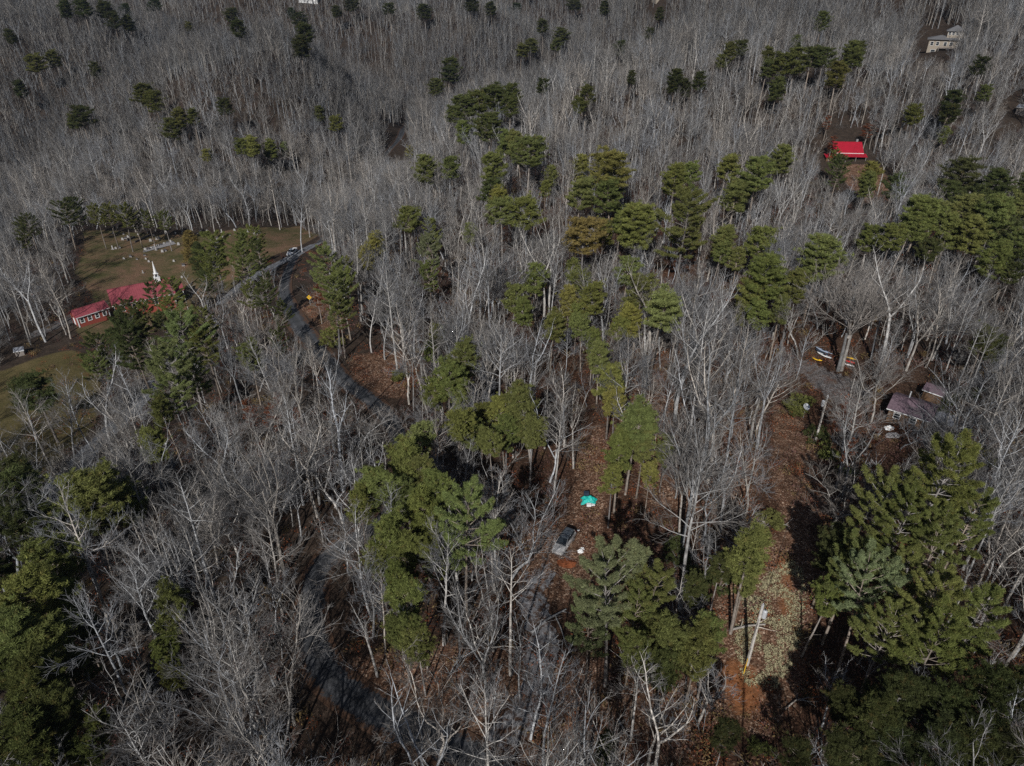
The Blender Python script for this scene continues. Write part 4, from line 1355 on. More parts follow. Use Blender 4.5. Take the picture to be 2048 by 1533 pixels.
def gable(parent, L, W, wall_h, rise, wallm, roofm, over=0.35, base=0.5, name='roof', wall_name='wall'):
    """gabled block: x 0..L, y 0..W; ridge along x"""
    w = MB()
    v = [(0, 0, -base), (L, 0, -base), (L, W, -base), (0, W, -base), (0, 0, wall_h), (L, 0, wall_h), (L, W, wall_h), (0, W, wall_h), (0, W / 2, wall_h + rise), (L, W / 2, wall_h + rise)]
    w.add(v, [(0, 1, 5, 4), (2, 3, 7, 6), (1, 2, 6, 9, 5), (3, 0, 4, 8, 7), (4, 5, 9, 8), (6, 7, 8, 9)])
    w.build(wall_name, wallm, parent)
    k = rise / (W / 2)
    r = MB()
    zr = wall_h + rise + 0.10
    ze = wall_h - over * k + 0.10
    r.slopebox([(-over, -over, ze), (L + over, -over, ze), (L + over, W / 2, zr), (-over, W / 2, zr)], 0.08)
    r.slopebox([(L + over, W + over, ze), (-over, W + over, ze), (-over, W / 2, zr), (L + over, W / 2, zr)], 0.08)
    ro = r.build(name, roofm, parent)
    # raised seams of the metal roof
    if roofm in (M['redroof'], M['churchroof'], M['purple'], M['greyroof']):
        s = MB()
        n = int((L + 2 * over) / 0.6)
        for i in range(1, n):
            xx = -over + (L + 2 * over) * i / n
            s.slopebox([(xx - 0.02, -over, ze + 0.035), (xx + 0.02, -over, ze + 0.035), (xx + 0.02, W / 2, zr + 0.035), (xx - 0.02, W / 2, zr + 0.035)], 0.034)
        s.box(-over, L + over, W / 2 - 0.12, W / 2 + 0.12, zr + 0.002, zr + 0.06)
        s.build('roof_seam', roofm, ro)
    f = MB()
    for yy in (-over - 0.06,):
        f.box(-over, L + over, yy, yy + 0.055, ze - 0.16, ze - 0.002)
    f.build('fascia', M['white'], ro)
    return ro

# church nave with steeple
a, ang = frame_at(234, 634, 330, 621)
a0 = a
ch = empty('church', (a[0], a[1], a[2] + 0.2), ang)
tag(ch, 'small red brick church with faded red metal roof and white steeple below the graveyard', 'church')
gable(ch, 16.5, 9.5, 3.6, 3.0, M['brick'], M['churchroof'], 0.45, 2.5)
for i in range(5):
    window(ch, 2.2 + i * 3.0, 0.0, 1.9, 0.8, 1.6)
cn = MB()
for xx in (-0.06, 16.5 - 0.14):
    cn.box(xx, xx + 0.2, -0.06, 0.10, 0, 3.3)
cn.build('corner_trim', M['white'], ch)
pr = empty('porch', (0, 0, 0)); pr.parent = ch
MBp = MB()
MBp.add([(16.9, 3.0, 2.9), (19.6, 3.0, 2.9), (19.6, 4.75, 4.1), (16.9, 4.75, 4.1)], [(0, 1, 2, 3)])
rp = MB()
rp.slopebox([(17.0, 2.7, 2.8), (19.8, 2.7, 2.8), (19.8, 4.75, 4.2), (17.0, 4.75, 4.2)], 0.08)
rp.slopebox([(19.8, 6.8, 2.8), (17.0, 6.8, 2.8), (17.0, 4.75, 4.2), (19.8, 4.75, 4.2)], 0.08)
rp.build('porch_roof', M['churchroof'], pr)
for yy in (3.0, 6.5):
    MB().tube((19.4, yy, -2.0), (19.4, yy, 2.85), 0.09).build('column', M['white'], pr)
stp = empty('steeple', (13.4, 4.75, 6.6)); stp.parent = ch; stp.scale = (0.78, 0.78, 0.78)
sb = MB().box(-0.95, 0.95, -0.95, 0.95, -0.9, 1.3)
sb.box(-1.1, 1.1, -1.1, 1.1, 1.302, 1.42)
sb.build('steeple_base', M['white'], stp)
bl = MB()
for i in range(4):
    g = PI / 4 + i * PI / 2
    bl.tube((math.cos(g) * 0.85, math.sin(g) * 0.85, 1.42), (math.cos(g) * 0.85, math.sin(g) * 0.85, 2.8), 0.12, k=6)
bl.box(-0.42, 0.42, -0.42, 0.42, 1.422, 2.8)
bl.build('belfry', M['white'], stp)
lv = MB().box(-0.3, 0.3, -0.46, -0.423, 1.6, 2.6)
lv.box(0.423, 0.46, -0.3, 0.3, 1.6, 2.6)
lv.build('louvre', M['glass'], stp)
sp = MB().box(-0.85, 0.85, -0.85, 0.85, 2.802, 2.95)
sp.tube((0, 0, 2.952), (0, 0, 7.9), 0.62, 0.05, 8)
sp.build('spire', M['white'], stp)

# brick annex
a, ang = frame_at(160, 656, 213, 641)
an = empty('brick_annex', (a[0], a[1], a[2] + 0.3), ang)
tag(an, 'long low brick annex with red metal roof and four white-framed windows', 'annex building')
gable(an, 8.6, 4.2, 3.0, 1.3, M['brick'], M['churchroof'], 0.4, 2.0)
for i in range(4):
    window(an, 1.2 + i * 2.05, 0.0, 1.6, 0.8, 1.2, t=0.2)
cn = MB()
for xx in (-0.08, 8.6 - 0.17):
    cn.box(xx, xx + 0.25, -0.08, 0.12, -0.2, 2.75)
cn.build('corner_trim', M['white'], an)
dd_ = MB().box(-0.07, 0.0, 2.0, 2.9, 0.0, 2.05)
dd_.build('door', M['white'], an)

# house with the bright red roof
a, ang = frame_at(1668, 322, 1718, 318)
hr_ = empty('cabin_house', (a[0], a[1] + 1.0, a[2]), ang)
tag(hr_, 'wooden house with a bright red metal roof in a small clearing', 'house')
gable(hr_, 9.8, 8.0, 3.0, 2.7, M['logwall'], M['redroof'], 0.5, 2.0)
pp = empty('porch', (0, 0, 0)); pp.parent = hr_
q_ = MB()
q_.slopebox([(-0.5, -3.0, 1.95), (11.0, -3.0, 1.95), (11.0, -0.46, 2.60), (-0.5, -0.46, 2.60)], 0.07)
q_.build('porch_roof', M['redroof'], pp)
for xx in (0.0, 3.5, 7.0, 10.5):
    MB().box(xx - 0.08, xx + 0.08, -2.85, -2.69, -1.5, 1.9).build('post', M['deckwood'], pp)
MB().box(-0.2, 10.7, -3.0, -0.02, -0.3, -0.1).build('deck', M['deckwood'], pp)
for xx in (1.8, 8.2):
    window(hr_, xx, 0.0, 1.3, 1.1, 1.1)
MB().box(4.6, 5.6, -0.06, 0.0, -0.1, 2.0).build('door', M['deckwood'], hr_)
wg = empty('side_wing', (-2.7, -0.8, -0.9)); wg.parent = hr_
sw = MB().box(0, 2.6, 0, 3, -1.5, 2.0)
sw.build('wing_wall', M['logwall'], wg)
MB().slopebox([(-0.3, -0.4, 2.03), (2.65, -0.4, 2.03), (2.65, 3.2, 2.7), (-0.3, 3.2, 2.7)], 0.07).build('wing_roof', M['redroof'], wg)
MB().box(8.4, 9.1, 4.6, 5.3, 4.0, 6.6).build('chimney', M['slab'], hr_)

def hip(parent, x0, x1, y0, y1, z, rise, name, mat, over=0.6):
    m = MB()
    x0 -= over; x1 += over; y0 -= over; y1 += over
    w = (y1 - y0) / 2
    if x1 - x0 < 2 * w + 0.4:
        w = (x1 - x0) / 2 - 0.2
    ym0 = (y0 + y1) / 2
    m.add([(x0, y0, z), (x1, y0, z), (x1, y1, z), (x0, y1, z), (x0 + w, ym0, z + rise), (x1 - w, ym0, z + rise)],
          [(0, 1, 5, 4), (1, 2, 5), (2, 3, 4, 5), (3, 0, 4)])
    m.add([(x0, y0, z - 0.14), (x1, y0, z - 0.14), (x1, y1, z - 0.14), (x0, y1, z - 0.14), (x0, y0, z - 0.001), (x1, y0, z - 0.001), (x1, y1, z - 0.001), (x0, y1, z - 0.001)],
          [(3, 2, 1, 0), (0, 1, 5, 4), (1, 2, 6, 5), (2, 3, 7, 6), (3, 0, 4, 7)])
    return m.build(name, mat, parent)

# tan house on the hillside
a, ang = frame_at(1852, 106, 1902, 108)
hh_ = empty('hillside_house', (a[0], a[1], a[2] + 2.6), ang * 0.3)
tag(hh_, 'two-storey tan house with grey hipped roofs and decks on the steep hillside', 'house')
MB().box(0, 14, 0, 8.5, -5, 3.4).build('wall', M['tan'], hh_)
hip(hh_, 0, 14, 0, 8.5, 3.4, 1.5, 'lower_roof', M['shingle'], 1.0)
MB().box(6.8, 13.4, 1.4, 8.0, 3.3, 7.0).build('upper_wall', M['tan'], hh_)
hip(hh_, 6.8, 13.4, 1.4, 8.0, 7.002, 2.3, 'upper_roof', M['shingle'], 0.7)
for xx in (7.7, 9.2, 10.8, 12.4):
    window(hh_, xx, 1.4, 5.9, 1.0, 1.1)
for xx in (1.4, 3.8, 7.0, 9.4, 12.2):
    window(hh_, xx, 0.0, 1.5, 1.2, 1.5)
window(hh_, 2.6, 0.0, -1.8, 1.8, 1.4)
window(hh_, 9.6, 0.0, -1.8, 1.8, 1.4)
dk = empty('deck', (0, 0, 0)); dk.parent = hh_
MB().box(4.5, 14.6, -2.6, -0.02, -0.25, -0.05).build('deck_floor', M['deckwood'], dk)
rl = MB()
rl.box(4.5, 14.6, -2.62, -2.52, 0.85, 0.95)
for i in range(42):
    xx = 4.6 + i * 0.24
    rl.box(xx, xx + 0.05, -2.6, -2.54, -0.05, 0.85)
rl.build('railing', M['deckwood'], dk)
for xx in (4.7, 8.0, 11.2, 14.4):
    MB().box(xx - 0.1, xx + 0.1, -2.6, -2.4, -6.0, -0.25).build('post', M['deckwood'], dk)

# plum-roofed cabin
a = ground_at(1771, 842)
cb_ = empty('cabin', (a[0], a[1], a[2] + 0.2), R(-38))
tag(cb_, 'small cabin with plum metal roof and grey lean-to under bare trees', 'cabin')
gable(cb_, 6.2, 6.0, 2.5, 1.1, M['logwall'], M['purple'], 0.4, 1.5)
lt = empty('lean_to', (0, 0, 0)); lt.parent = cb_
MB().slopebox([(6.65, 1.2, 2.15), (9.8, 1.2, 1.95), (9.8, 5.2, 1.95), (6.65, 5.2, 2.15)], 0.08).build('lean_to_roof', M['greyroof'], lt)
for xx, yy in ((9.6, 1.4), (9.6, 5.0)):
    MB().box(xx - 0.07, xx + 0.07, yy - 0.07, yy + 0.07, -1.5, 1.9).build('post', M['deckwood'], lt)
window(cb_, 1.4, 0.0, 1.4, 0.9, 0.9)
window(cb_, 3.9, 0.0, 1.4, 0.9, 0.9)
MB().tube((2.0, 4.0, 2.8), (2.0, 4.0, 4.6), 0.12).build('stovepipe', M['steel'], cb_)
a = ground_at(1842, 798)
sd = empty('shed', (a[0], a[1], a[2]), R(-45))
tag(sd, 'little square shed with plum metal roof behind the grey lean-to', 'shed')
gable(sd, 2.9, 2.8, 2.0, 0.6, M['logwall'], M['purple'], 0.3, 1.0)
a = ground_at(2030, 228)
sd = empty('shed', (a[0], a[1], a[2]), R(-50))
tag(sd, 'pale metal-roofed shed in deep shade at the photo\'s upper right edge', 'shed')
gable(sd, 8, 4.0, 2.4, 0.7, M['deckwood'], M['greyroof'], 0.3, 2.0)
a = ground_at(33, 715)
sd = empty('shed', (a[0], a[1], a[2]), R(25))
tag(sd, 'tiny weathered shed beside a dark bush at the corner of the field', 'shed')
gable(sd, 2.0, 1.8, 1.7, 0.5, M['deckwood'], M['greyroof'], 0.2, 1.0)
for (px, py, L, rf, lb) in ((598, 6, 26, 'white', 'far pale building at the top edge left of centre'), (1312, 9, 18, 'tan', 'far house with pinkish walls at the top edge right of centre')):
    a = ground_at(px, py)
    hb = empty('far_house', (a[0], a[1], a[2] + 3), R(10))
    tag(hb, lb, 'house')
    gable(hb, L * 0.6, 9, 4.0, 2.2, M[rf], M['white'] if rf == 'white' else M['tan'], 0.4, 6)
    window(hb, 3.0, 0, 2, 1.4, 1.4)

# ------------------------------------------------------------------ vehicles
def wheel(parent, x, y, s):
    w = empty('wheel', (x, y, 0.33)); w.parent = parent
    t = MB().tube((0, -0.11, 0), (0, 0.11, 0), 0.33, k=18)
    t.build('tyre', M['tyre'], w)
    MB().tube((0, s * 0.112, 0), (0, s * 0.13, 0), 0.21, k=12).build('rim', M['rim'], w)

def loft(sections, mat, name, parent, bevel=0.04):
    """sections: list of (x, half width, z bottom, z top, top half width)"""
    v, f = [], []
    for x, w, z0, z1, w1 in sections:
        zm = z0 + (z1 - z0) * 0.55
        v += [(x, -w * 0.94, z0), (x, -w, zm), (x, -w1, z1), (x, 0, z1 + 0.02), (x, w1, z1), (x, w, zm), (x, w * 0.94, z0), (x, 0, z0)]
    n = len(sections)
    for i in range(n - 1):
        for k in range(8):
            f.append((i * 8 + k, i * 8 + (k + 1) % 8, (i + 1) * 8 + (k + 1) % 8, (i + 1) * 8 + k))
    f.append(tuple(range(8))[::-1]); f.append(tuple((n - 1) * 8 + k for k in range(8)))
    m = MB().add(v, f)
    return m.build(name, mat, parent, smooth=False, bevel=bevel)

def estate_car(px_front, px_rear, paint, label, cat, pickup=False):
    a = ground_at(*px_front); b = ground_at(*px_rear)
    d = np.array([a[0] - b[0], a[1] - b[1]])
    c = ((a[0] + b[0]) / 2, (a[1] + b[1]) / 2)
    root = empty('parked_car' if not pickup else 'pickup_truck', (c[0], c[1], hz(*c) + (0.0 if not pickup else 0.15)), math.atan2(d[1], d[0]))
    tag(root, label, cat)
    W = 0.90
    if not pickup:
        loft([(-2.35, 0.78, 0.45, 0.85, 0.70), (-2.25, 0.86, 0.32, 0.98, 0.78), (-1.2, W, 0.25, 1.0, 0.82), (0.9, W, 0.25, 0.98, 0.80), (1.6, 0.88, 0.27, 0.92, 0.74), (2.15, 0.82, 0.30, 0.80, 0.66), (2.36, 0.66, 0.38, 0.66, 0.52)], paint, 'body', root)
        loft([(-2.12, 0.72, 0.96, 1.30, 0.56), (-1.75, 0.77, 0.97, 1.46, 0.60), (0.10, 0.77, 0.97, 1.46, 0.60), (1.05, 0.74, 0.95, 1.02, 0.66)], M['glass'], 'side_window', root, 0.0)
        loft([(-2.0, 0.60, 1.40, 1.475, 0.56), (-1.75, 0.63, 1.44, 1.53, 0.60), (-0.1, 0.63, 1.44, 1.53, 0.60), (0.12, 0.61, 1.40, 1.485, 0.58)], M['carroof'], 'roof', root, 0.015)
        pl = MB()
        for s in (-1, 1):
            for (x0, z0, x1, z1) in ((0.12, 1.47, 1.0, 0.99), (-0.75, 1.47, -0.75, 0.99), (-2.0, 1.40, -2.1, 0.98)):
                pl.tube((x0, s * 0.62, z0), (x1, s * 0.775, z1), 0.035, k=5)
        pl.build('pillar', paint, root)
        rr = MB()
        for s in (-1, 1):
            rr.tube((-1.8, s * 0.52, 1.58), (0.0, s * 0.52, 1.58), 0.025, k=5)
        for xx in (-1.3, -0.4):
            rr.tube((xx, -0.52, 1.6), (xx, 0.52, 1.6), 0.022, k=5)
        rr.build('roof_rack', M['wire'], root)
        MB().slopebox([(0.16, -0.56, 1.475), (1.02, -0.66, 1.035), (1.02, 0.66, 1.035), (0.16, 0.56, 1.475)][::-1], 0.01).build('windshield', M['glass'], root)
    else:
        loft([(-2.75, 0.90, 0.5, 1.02, 0.86), (-2.6, 0.93, 0.42, 1.05, 0.88), (-0.75, 0.93, 0.4, 1.05, 0.88), (1.2, 0.93, 0.4, 1.05, 0.86), (2.3, 0.90, 0.42, 0.98, 0.80), (2.65, 0.82, 0.5, 0.85, 0.7)], paint, 'body', root)
        loft([(-0.85, 0.80, 1.04, 1.66, 0.66), (0.35, 0.80, 1.04, 1.66, 0.66), (1.15, 0.80, 1.03, 1.10, 0.74)], M['glass'], 'side_window', root, 0.0)
        loft([(-0.88, 0.68, 1.62, 1.72, 0.64), (0.38, 0.68, 1.62, 1.72, 0.64)], paint, 'roof', root, 0.015)
        MB().box(-2.55, -0.95, -0.72, 0.72, 1.06, 1.10).build('truck_bed', M['wire'], root)
        s_ = MB()
        for s in (-1, 1):
            s_.box(-2.65, -0.9, s * 0.82 - 0.05, s * 0.82 + 0.05, 1.06, 1.25)
        s_.box(-2.7, -2.6, -0.82, 0.82, 1.06, 1.25)
        s_.build('bed_rail', paint, root)
    xf, xr = (1.45, -1.4) if not pickup else (1.75, -1.75)
    for x in (xf, xr):
        for s in (-1, 1):
            wheel(root, x, s * (0.80 if not pickup else 0.84), s)
    for s in (-1, 1):
        xx = 2.22 if not pickup else 2.6
        MB().box(xx, xx + 0.12, s * 0.55 - 0.14, s * 0.55 + 0.14, 0.60, 0.74).build('headlight', M['lampglass'], root)
        xx = -2.42 if not pickup else -2.8
        MB().box(xx, xx + 0.1, s * 0.66 - 0.08, s * 0.66 + 0.08, 0.68, 0.95).build('taillight', M['red'], root)
        MB().box(0.85, 1.0, s * 0.98 - 0.09, s * 0.98 + 0.09, 0.98, 1.10).build('wing_mirror', paint, root)
    return root

estate_car((1113, 1111), (1141, 1071), M['silver'], 'silver estate car with dark windows parked facing down the leafy drive', 'car')
estate_car((575, 516), (594, 503), M['carwhite'], 'white pickup truck stopped at the sunny road junction', 'truck', True)

# ------------------------------------------------------------------ utility poles and their wire
def utility_pole(px, py, ty, label, tx=None, side=1):
    x, y, z = ground_at(px, py)
    lo, hi = 4.0, 20.0
    for _ in range(30):
        mid = (lo + hi) / 2
        if project(x, y, z + mid)[1] > ty: lo = mid
        else: hi = mid
    H = lo
    root = empty('utility_pole', (x, y, z))
    tag(root, label, 'utility pole', 'weathered utility poles')
    MB().tube((0, 0, -0.5), (0, 0, H), 0.20, 0.14, 10).build('pole', M['pole'], root)
    MB().box(-0.06, 0.06, -0.09, -0.17, H - 0.5, H + 0.15).build('bracket', M['steel'], root)
    MB().tube((0, 0, H + 0.0), (0, 0, H + 0.22), 0.06, 0.04, 8).build('insulator', M['steel'], root)
    tr = MB().tube((side * 0.42, 0, H - 1.9), (side * 0.42, 0, H - 0.95), 0.25, 0.25, 12)
    tr.tube((side * 0.42, 0, H - 0.95), (side * 0.42, 0, H - 0.85), 0.25, 0.1, 12)
    t_ = tr.build('transformer', M['steel'], root)
    MB().tube((side * 0.42, 0, H - 0.85), (side * 0.42, 0, H - 0.6), 0.05, 0.03, 6).build('bushing', M['wire'], t_)
    return (x, y, z + H)

p1 = utility_pole(1494, 1330, 1210, 'weathered pole with pale transformer among the pale cut brush, lower right')
p2 = utility_pole(1630, 885, 792, 'weathered pole with pale transformer at the edge of the leafy strip', side=-1)
ax, ay, az_ = ground_at(1487, 1349)
gw = MB().tube((ax, ay, az_), (p1[0], p1[1], p1[2] - 1.2), 0.02, k=5)
go_ = gw.build('guy_wire', M['wire'])
tag(go_, 'thin guy wire with yellow guard running down from the lower utility pole', 'wire')
q0 = Vector((ax, ay, az_)); q1 = Vector((p1[0], p1[1], p1[2] - 1.2))
MB().tube(q0, q0 + (q1 - q0).normalized() * 2.3, 0.05, k=6).build('guard', M['yellow'], go_)
def wire(a, b, sag, label):
    P_ = [np.array(a) + (np.array(b) - np.array(a)) * t - np.array([0, 0, sag * 4 * t * (1 - t)]) for t in np.linspace(0, 1, 24)]
    b_ = Batch(); b_.tube(np.array(P_), np.full(24, 0.022), 4)
    tag(obj('power_line', b_.mesh('power_line', M['wire'])), label, 'wire')
wire(p1, p2, 1.6, 'thin black power line strung between the two utility poles')

# street lamp by the church
x, y, z = ground_at(384, 648)
sl = empty('street_lamp', (x, y, z))
tag(sl, 'street lamp with pale head between the dark pines right of the church', 'street lamp')
MB().tube((0, 0, -0.3), (0, 0, 8.0), 0.12, 0.08, 8).build('pole', M['pole'], sl)
MB().tube((0, 0, 7.8), (-1.8, 0, 8.5), 0.05, k=6).build('arm', M['steel'], sl)
hd = MB().box(-2.6, -1.7, -0.22, 0.22, 8.4, 8.65).build('lamp_head', M['steel'], sl, bevel=0.05)
MB().box(-2.5, -1.8, -0.17, 0.17, 8.34, 8.40).build('lens', M['lampglass'], hd)

# yellow road sign
x, y, z = ground_at(621, 612)
sg = empty('road_sign', (x, y, z))
tag(sg, 'yellow diamond road sign standing in russet brush by the shaded road', 'road sign')
MB().tube((0, 0.04, -0.3), (0, 0.04, 2.6), 0.035, k=6).build('post', M['steel'], sg)
MB().add([(0, -0.02, 1.5), (0.6, -0.02, 2.1), (0, -0.02, 2.7), (-0.6, -0.02, 2.1), (0, 0.0, 1.5), (0.6, 0.0, 2.1), (0, 0.0, 2.7), (-0.6, 0.0, 2.1)],
         [(0, 1, 2, 3), (7, 6, 5, 4), (0, 4, 5, 1), (1, 5, 6, 2), (2, 6, 7, 3), (3, 7, 4, 0)]).build('sign_board', M['yellow'], sg)

# guardrail at the junction
gr_px = [(612, 497), (590, 512), (568, 527), (548, 543)]
GRP = catmull([ground_at(*p)[:2] for p in gr_px], 8)
grr = empty('guardrail', (GRP[0][0], GRP[0][1], hz(*GRP[0])))
tag(grr, 'low steel guardrail between the junction and the shaded lower road', 'guardrail')
bb = Batch()
P_ = np.array([[p[0] - GRP[0][0], p[1] - GRP[0][1] - 3.2, hz(p[0], p[1] - 3.2) - hz(*GRP[0]) + 0.7] for p in GRP])
bb.tube(P_, np.full(len(P_), 0.13), 6)
obj('rail', bb.mesh('rail', M['steel']), grr)
for i in range(0, len(P_), 3):
    MB().box(P_[i][0] - 0.08, P_[i][0] + 0.08, P_[i][1] + 0.13, P_[i][1] + 0.29, P_[i][2] - 1.3, P_[i][2] + 0.12).build('post', M['deckwood'], grr)

# ------------------------------------------------------------------ kayaks and canoes
def kayak(pa, pb, mat, label, name='kayak', off=(0, 0), lift=0.25, L=3.1):
    a = ground_at(*pa); b = ground_at(*pb)
    c = ((a[0] + b[0]) / 2 + off[0], (a[1] + b[1]) / 2 + off[1])
    root = empty(name, (c[0], c[1], hz(*c) + lift), math.atan2(b[1] - a[1], b[0] - a[0]))
    tag(root, label, 'kayak' if name == 'kayak' else 'canoe', 'boats laid by the great tree')
    v, f = [], []
    n = 11
    for i in range(n):
        t = -1 + 2 * i / (n - 1)
        w = 0.36 * (1 - abs(t) ** 2.4) + 0.02
        zz = 0.10 * t * t
        for k in range(8):
            g = 2 * PI * k / 8
            v.append((t * L / 2, math.cos(g) * w, zz + math.sin(g) * (0.17 if math.sin(g) < 0 else 0.12) * (1 - 0.5 * t * t)))
    for i in range(n - 1):
        for k in range(8):
            f.append((i * 8 + k, (i + 1) * 8 + k, (i + 1) * 8 + (k + 1) % 8, i * 8 + (k + 1) % 8))
    f.append(tuple(range(8))); f.append(tuple((n - 1) * 8 + k for k in range(8))[::-1])
    MB().add(v, f).build('hull', M[mat], root, smooth=True)
    c_ = MB()
    vv = [(math.cos(2 * PI * k / 12) * 0.42, math.sin(2 * PI * k / 12) * 0.2, 0.135) for k in range(12)]
    c_.add(vv + [(p[0], p[1], 0.12) for p in vv], [tuple(range(12))] + [(k, 12 + k, 12 + (k + 1) % 12, (k + 1) % 12) for k in range(12)])
    c_.build('cockpit', M['wire'], root)

kayak((1685, 715), (1705, 722), 'yellow', 'yellow kayak, uppermost of the bright row right of the great trunks', lift=0.45)
kayak((1683, 721), (1704, 729), 'red', 'red kayak in the middle of the bright row right of the great trunks', lift=0.40)
kayak((1681, 727), (1703, 735), 'white', 'white kayak, lowest of the bright row right of the great trunks', lift=0.35)
kayak((1634, 699), (1660, 709), 'blue', 'grey-blue canoe, uppermost of the row left of the great trunks', 'canoe', L=3.8)
kayak((1633, 703), (1659, 714), 'darkpaint', 'dark blue canoe in the middle of the row left of the great trunks', 'canoe', L=3.8)
kayak((1637, 709), (1660, 718), 'white', 'whitish canoe, lowest of the row left of the great trunks', 'canoe', L=3.5)
kayak((1626, 719), (1640, 723), 'yellow', 'faded yellow kayak lying apart left of the canoes', L=2.2)

# satellite dish, tarp pile, white things
x, y, z = ground_at(1606, 836)
ds = empty('satellite_dish', (x, y, z + 0.1), R(200))
tag(ds, 'pale round satellite dish standing above green shrubs by the leafy strip', 'satellite dish')
MB().tube((0, 0, -0.4), (0, 0, 2.2), 0.05, k=6).build('mast', M['steel'], ds)
v, f = [(0, 0, 0)], []
for r_ in (0.3, 0.62):
    for k in range(16):
        g = 2 * PI * k / 16
        v.append((math.cos(g) * r_, math.sin(g) * r_, 0.35 * r_ * r_))
for k in range(16):
    f.append((0, 1 + k, 1 + (k + 1) % 16))
    f.append((1 + k, 17 + k, 17 + (k + 1) % 16, 1 + (k + 1) % 16))
dd_ = MB().add(v, f).build('dish', M['steel'], ds)
dd_.location = (0, 0.1, 2.25); dd_.rotation_euler = (R(-40), 0, 0)
sm = dd_.modifiers.new('thick', 'SOLIDIFY'); sm.thickness = 0.02
MB().tube((0, 0, 2.2), (0, 0.55, 2.75), 0.02, k=5).build('feed_arm', M['wire'], ds)

x, y, z = ground_at(1178, 1003)
tp = empty('tarp_pile', (x, y, z))
tag(tp, 'crumpled teal tarp thrown over a low pile beside the leafy track', 'tarp')
n_ = 26
v, f = [], []
r_ = np.random.default_rng(5)
for i in range(n_):
    for j in range(n_):
        u, w = i / (n_ - 1) * 2 - 1, j / (n_ - 1) * 2 - 1
        e = 1 + 0.13 * math.sin(5 * math.atan2(w, u) + 1)
        rr2 = min(1, math.hypot(u, w) / 1.25)
        h_ = 0.95 * (1 - rr2 ** 2.2) * (0.85 + 0.18 * math.sin(4 * u + 1) * math.cos(5 * w)) + 0.10 * math.sin(11 * u + 5 * w) * (1 - rr2) + r_.normal() * 0.022 + 0.02
        v.append((u * 1.1 * e, w * 0.75 * e, max(h_, 0.01)))
for i in range(n_ - 1):
    for j in range(n_ - 1):
        f.append((i * n_ + j, (i + 1) * n_ + j, (i + 1) * n_ + j + 1, i * n_ + j + 1))
o_ = MB().add(v, f).build('tarp', M['teal'], tp)
sm = o_.modifiers.new('thick', 'SOLIDIFY'); sm.thickness = 0.015
MB().box(-0.45, 0.25, -1.25, -0.75, 0.0, 0.35).box(0.3, 0.75, -1.12, -0.72, 0.0, 0.22).build('box', M['white'], tp, bevel=0.03)
MB().box(-0.7, 0.1, 0.8, 1.5, -0.05, 0.75).build('bin', M['darkpaint'], tp, bevel=0.06)

def lump(name, px, py, sx, sy, sz, mat, label, cat, seed=0):
    x, y, z = ground_at(px, py)
    r = np.random.default_rng(seed)
    v, f = [], []
    nu, nv = 12, 7
    for j in range(nv):
        ph = PI * (j / (nv - 1)) * 0.5
        for i in range(nu):
            th = 2 * PI * i / nu
            k = 1 + r.normal() * 0.13
            v.append((math.cos(th) * math.cos(ph) * sx * k, math.sin(th) * math.cos(ph) * sy * k, math.sin(ph) * sz * k - 0.02))
    for j in range(nv - 1):
        for i in range(nu):
            f.append((j * nu + i, j * nu + (i + 1) % nu, (j + 1) * nu + (i + 1) % nu, (j + 1) * nu + i))
    o = MB().add(v, f).build(name, M[mat], None, (x, y, z))
    tag(o, label, cat)
    return o
lump('rubbish_bag', 1161, 1104, 0.42, 0.32, 0.45, 'white', 'white rubbish bag on the leaves right of the silver car', 'bag', 1)
lump('rubbish_bag', 1165, 1099, 0.28, 0.22, 0.3, 'white', 'smaller white bag just behind the larger one right of the car', 'bag', 2)
lump('paper_scrap', 1157, 1061, 0.22, 0.16, 0.06, 'white', 'flat white scrap lying on the leaves above the silver car', 'scrap', 3)
lump('debris_pile', 1785, 872, 1.2, 0.8, 0.5, 'slab', 'pale debris pile on the ground just below the plum-roofed cabin', 'debris', 7)
lump('debris_pile', 1778, 858, 0.8, 0.5, 0.6, 'white', 'small whitish pile against the front of the plum-roofed cabin', 'debris', 8)
lump('dirt_mound', 1133, 1128, 1.3, 0.9, 0.35, 'redleaf', 'low mound of rusty clay just below the silver car', 'mound', 4)

x, y, z = ground_at(325, 905)
wb = empty('storage_box', (x, y, z), R(20))
tag(wb, 'white box with open lid beside the rounded pine left of centre', 'box')
MB().box(-1.0, 1.0, -0.6, 0.6, 0.0, 1.1).build('box', M['white'], wb, bevel=0.04)
MB().slopebox([(-1.05, 0.55, 1.12), (1.05, 0.55, 1.12), (1.05, 0.95, 2.0), (-1.05, 0.95, 2.0)], 0.06).build('lid', M['white'], wb)

def log(pts, r0, r1, label, mat='deadwood', name='fallen_log', branches=4, seed=0):
    P_ = [ground_at(*p) for p in pts]
    Q = np.array([[p[0], p[1], hz(p[0], p[1]) + r0 * 0.8 + (0.25 if 0 < i < len(P_) - 1 else 0.05)] for i, p in enumerate(P_)])
    t = np.linspace(0, len(Q) - 1, 9)
    Q = np.stack([np.interp(t, range(len(Q)), Q[:, k]) for k in range(3)], axis=1)
    b = Batch(); b.tube(Q, np.linspace(r0, r1, 9), 8)
    r = np.random.default_rng(seed)
    root = obj(name, b.mesh(name, M[mat], smooth=True))
    tag(root, label, 'log')
    b = Batch()
    for i in range(branches):
        p, d = branch_at(Q, r.uniform(0.2, 0.95))
        q, _ = path_grow(p, nrm(perp(d, r) * [1, 1, 0.3] + d + [0, 0, 0.25]), r.uniform(1.0, 2.6), 5, r, 0.12, 0.0)
        b.tube(q, np.linspace(r1 * 0.7, 0.012, 5), 4)
    if branches:
        obj('branch', b.mesh('branch', M[mat]), root)
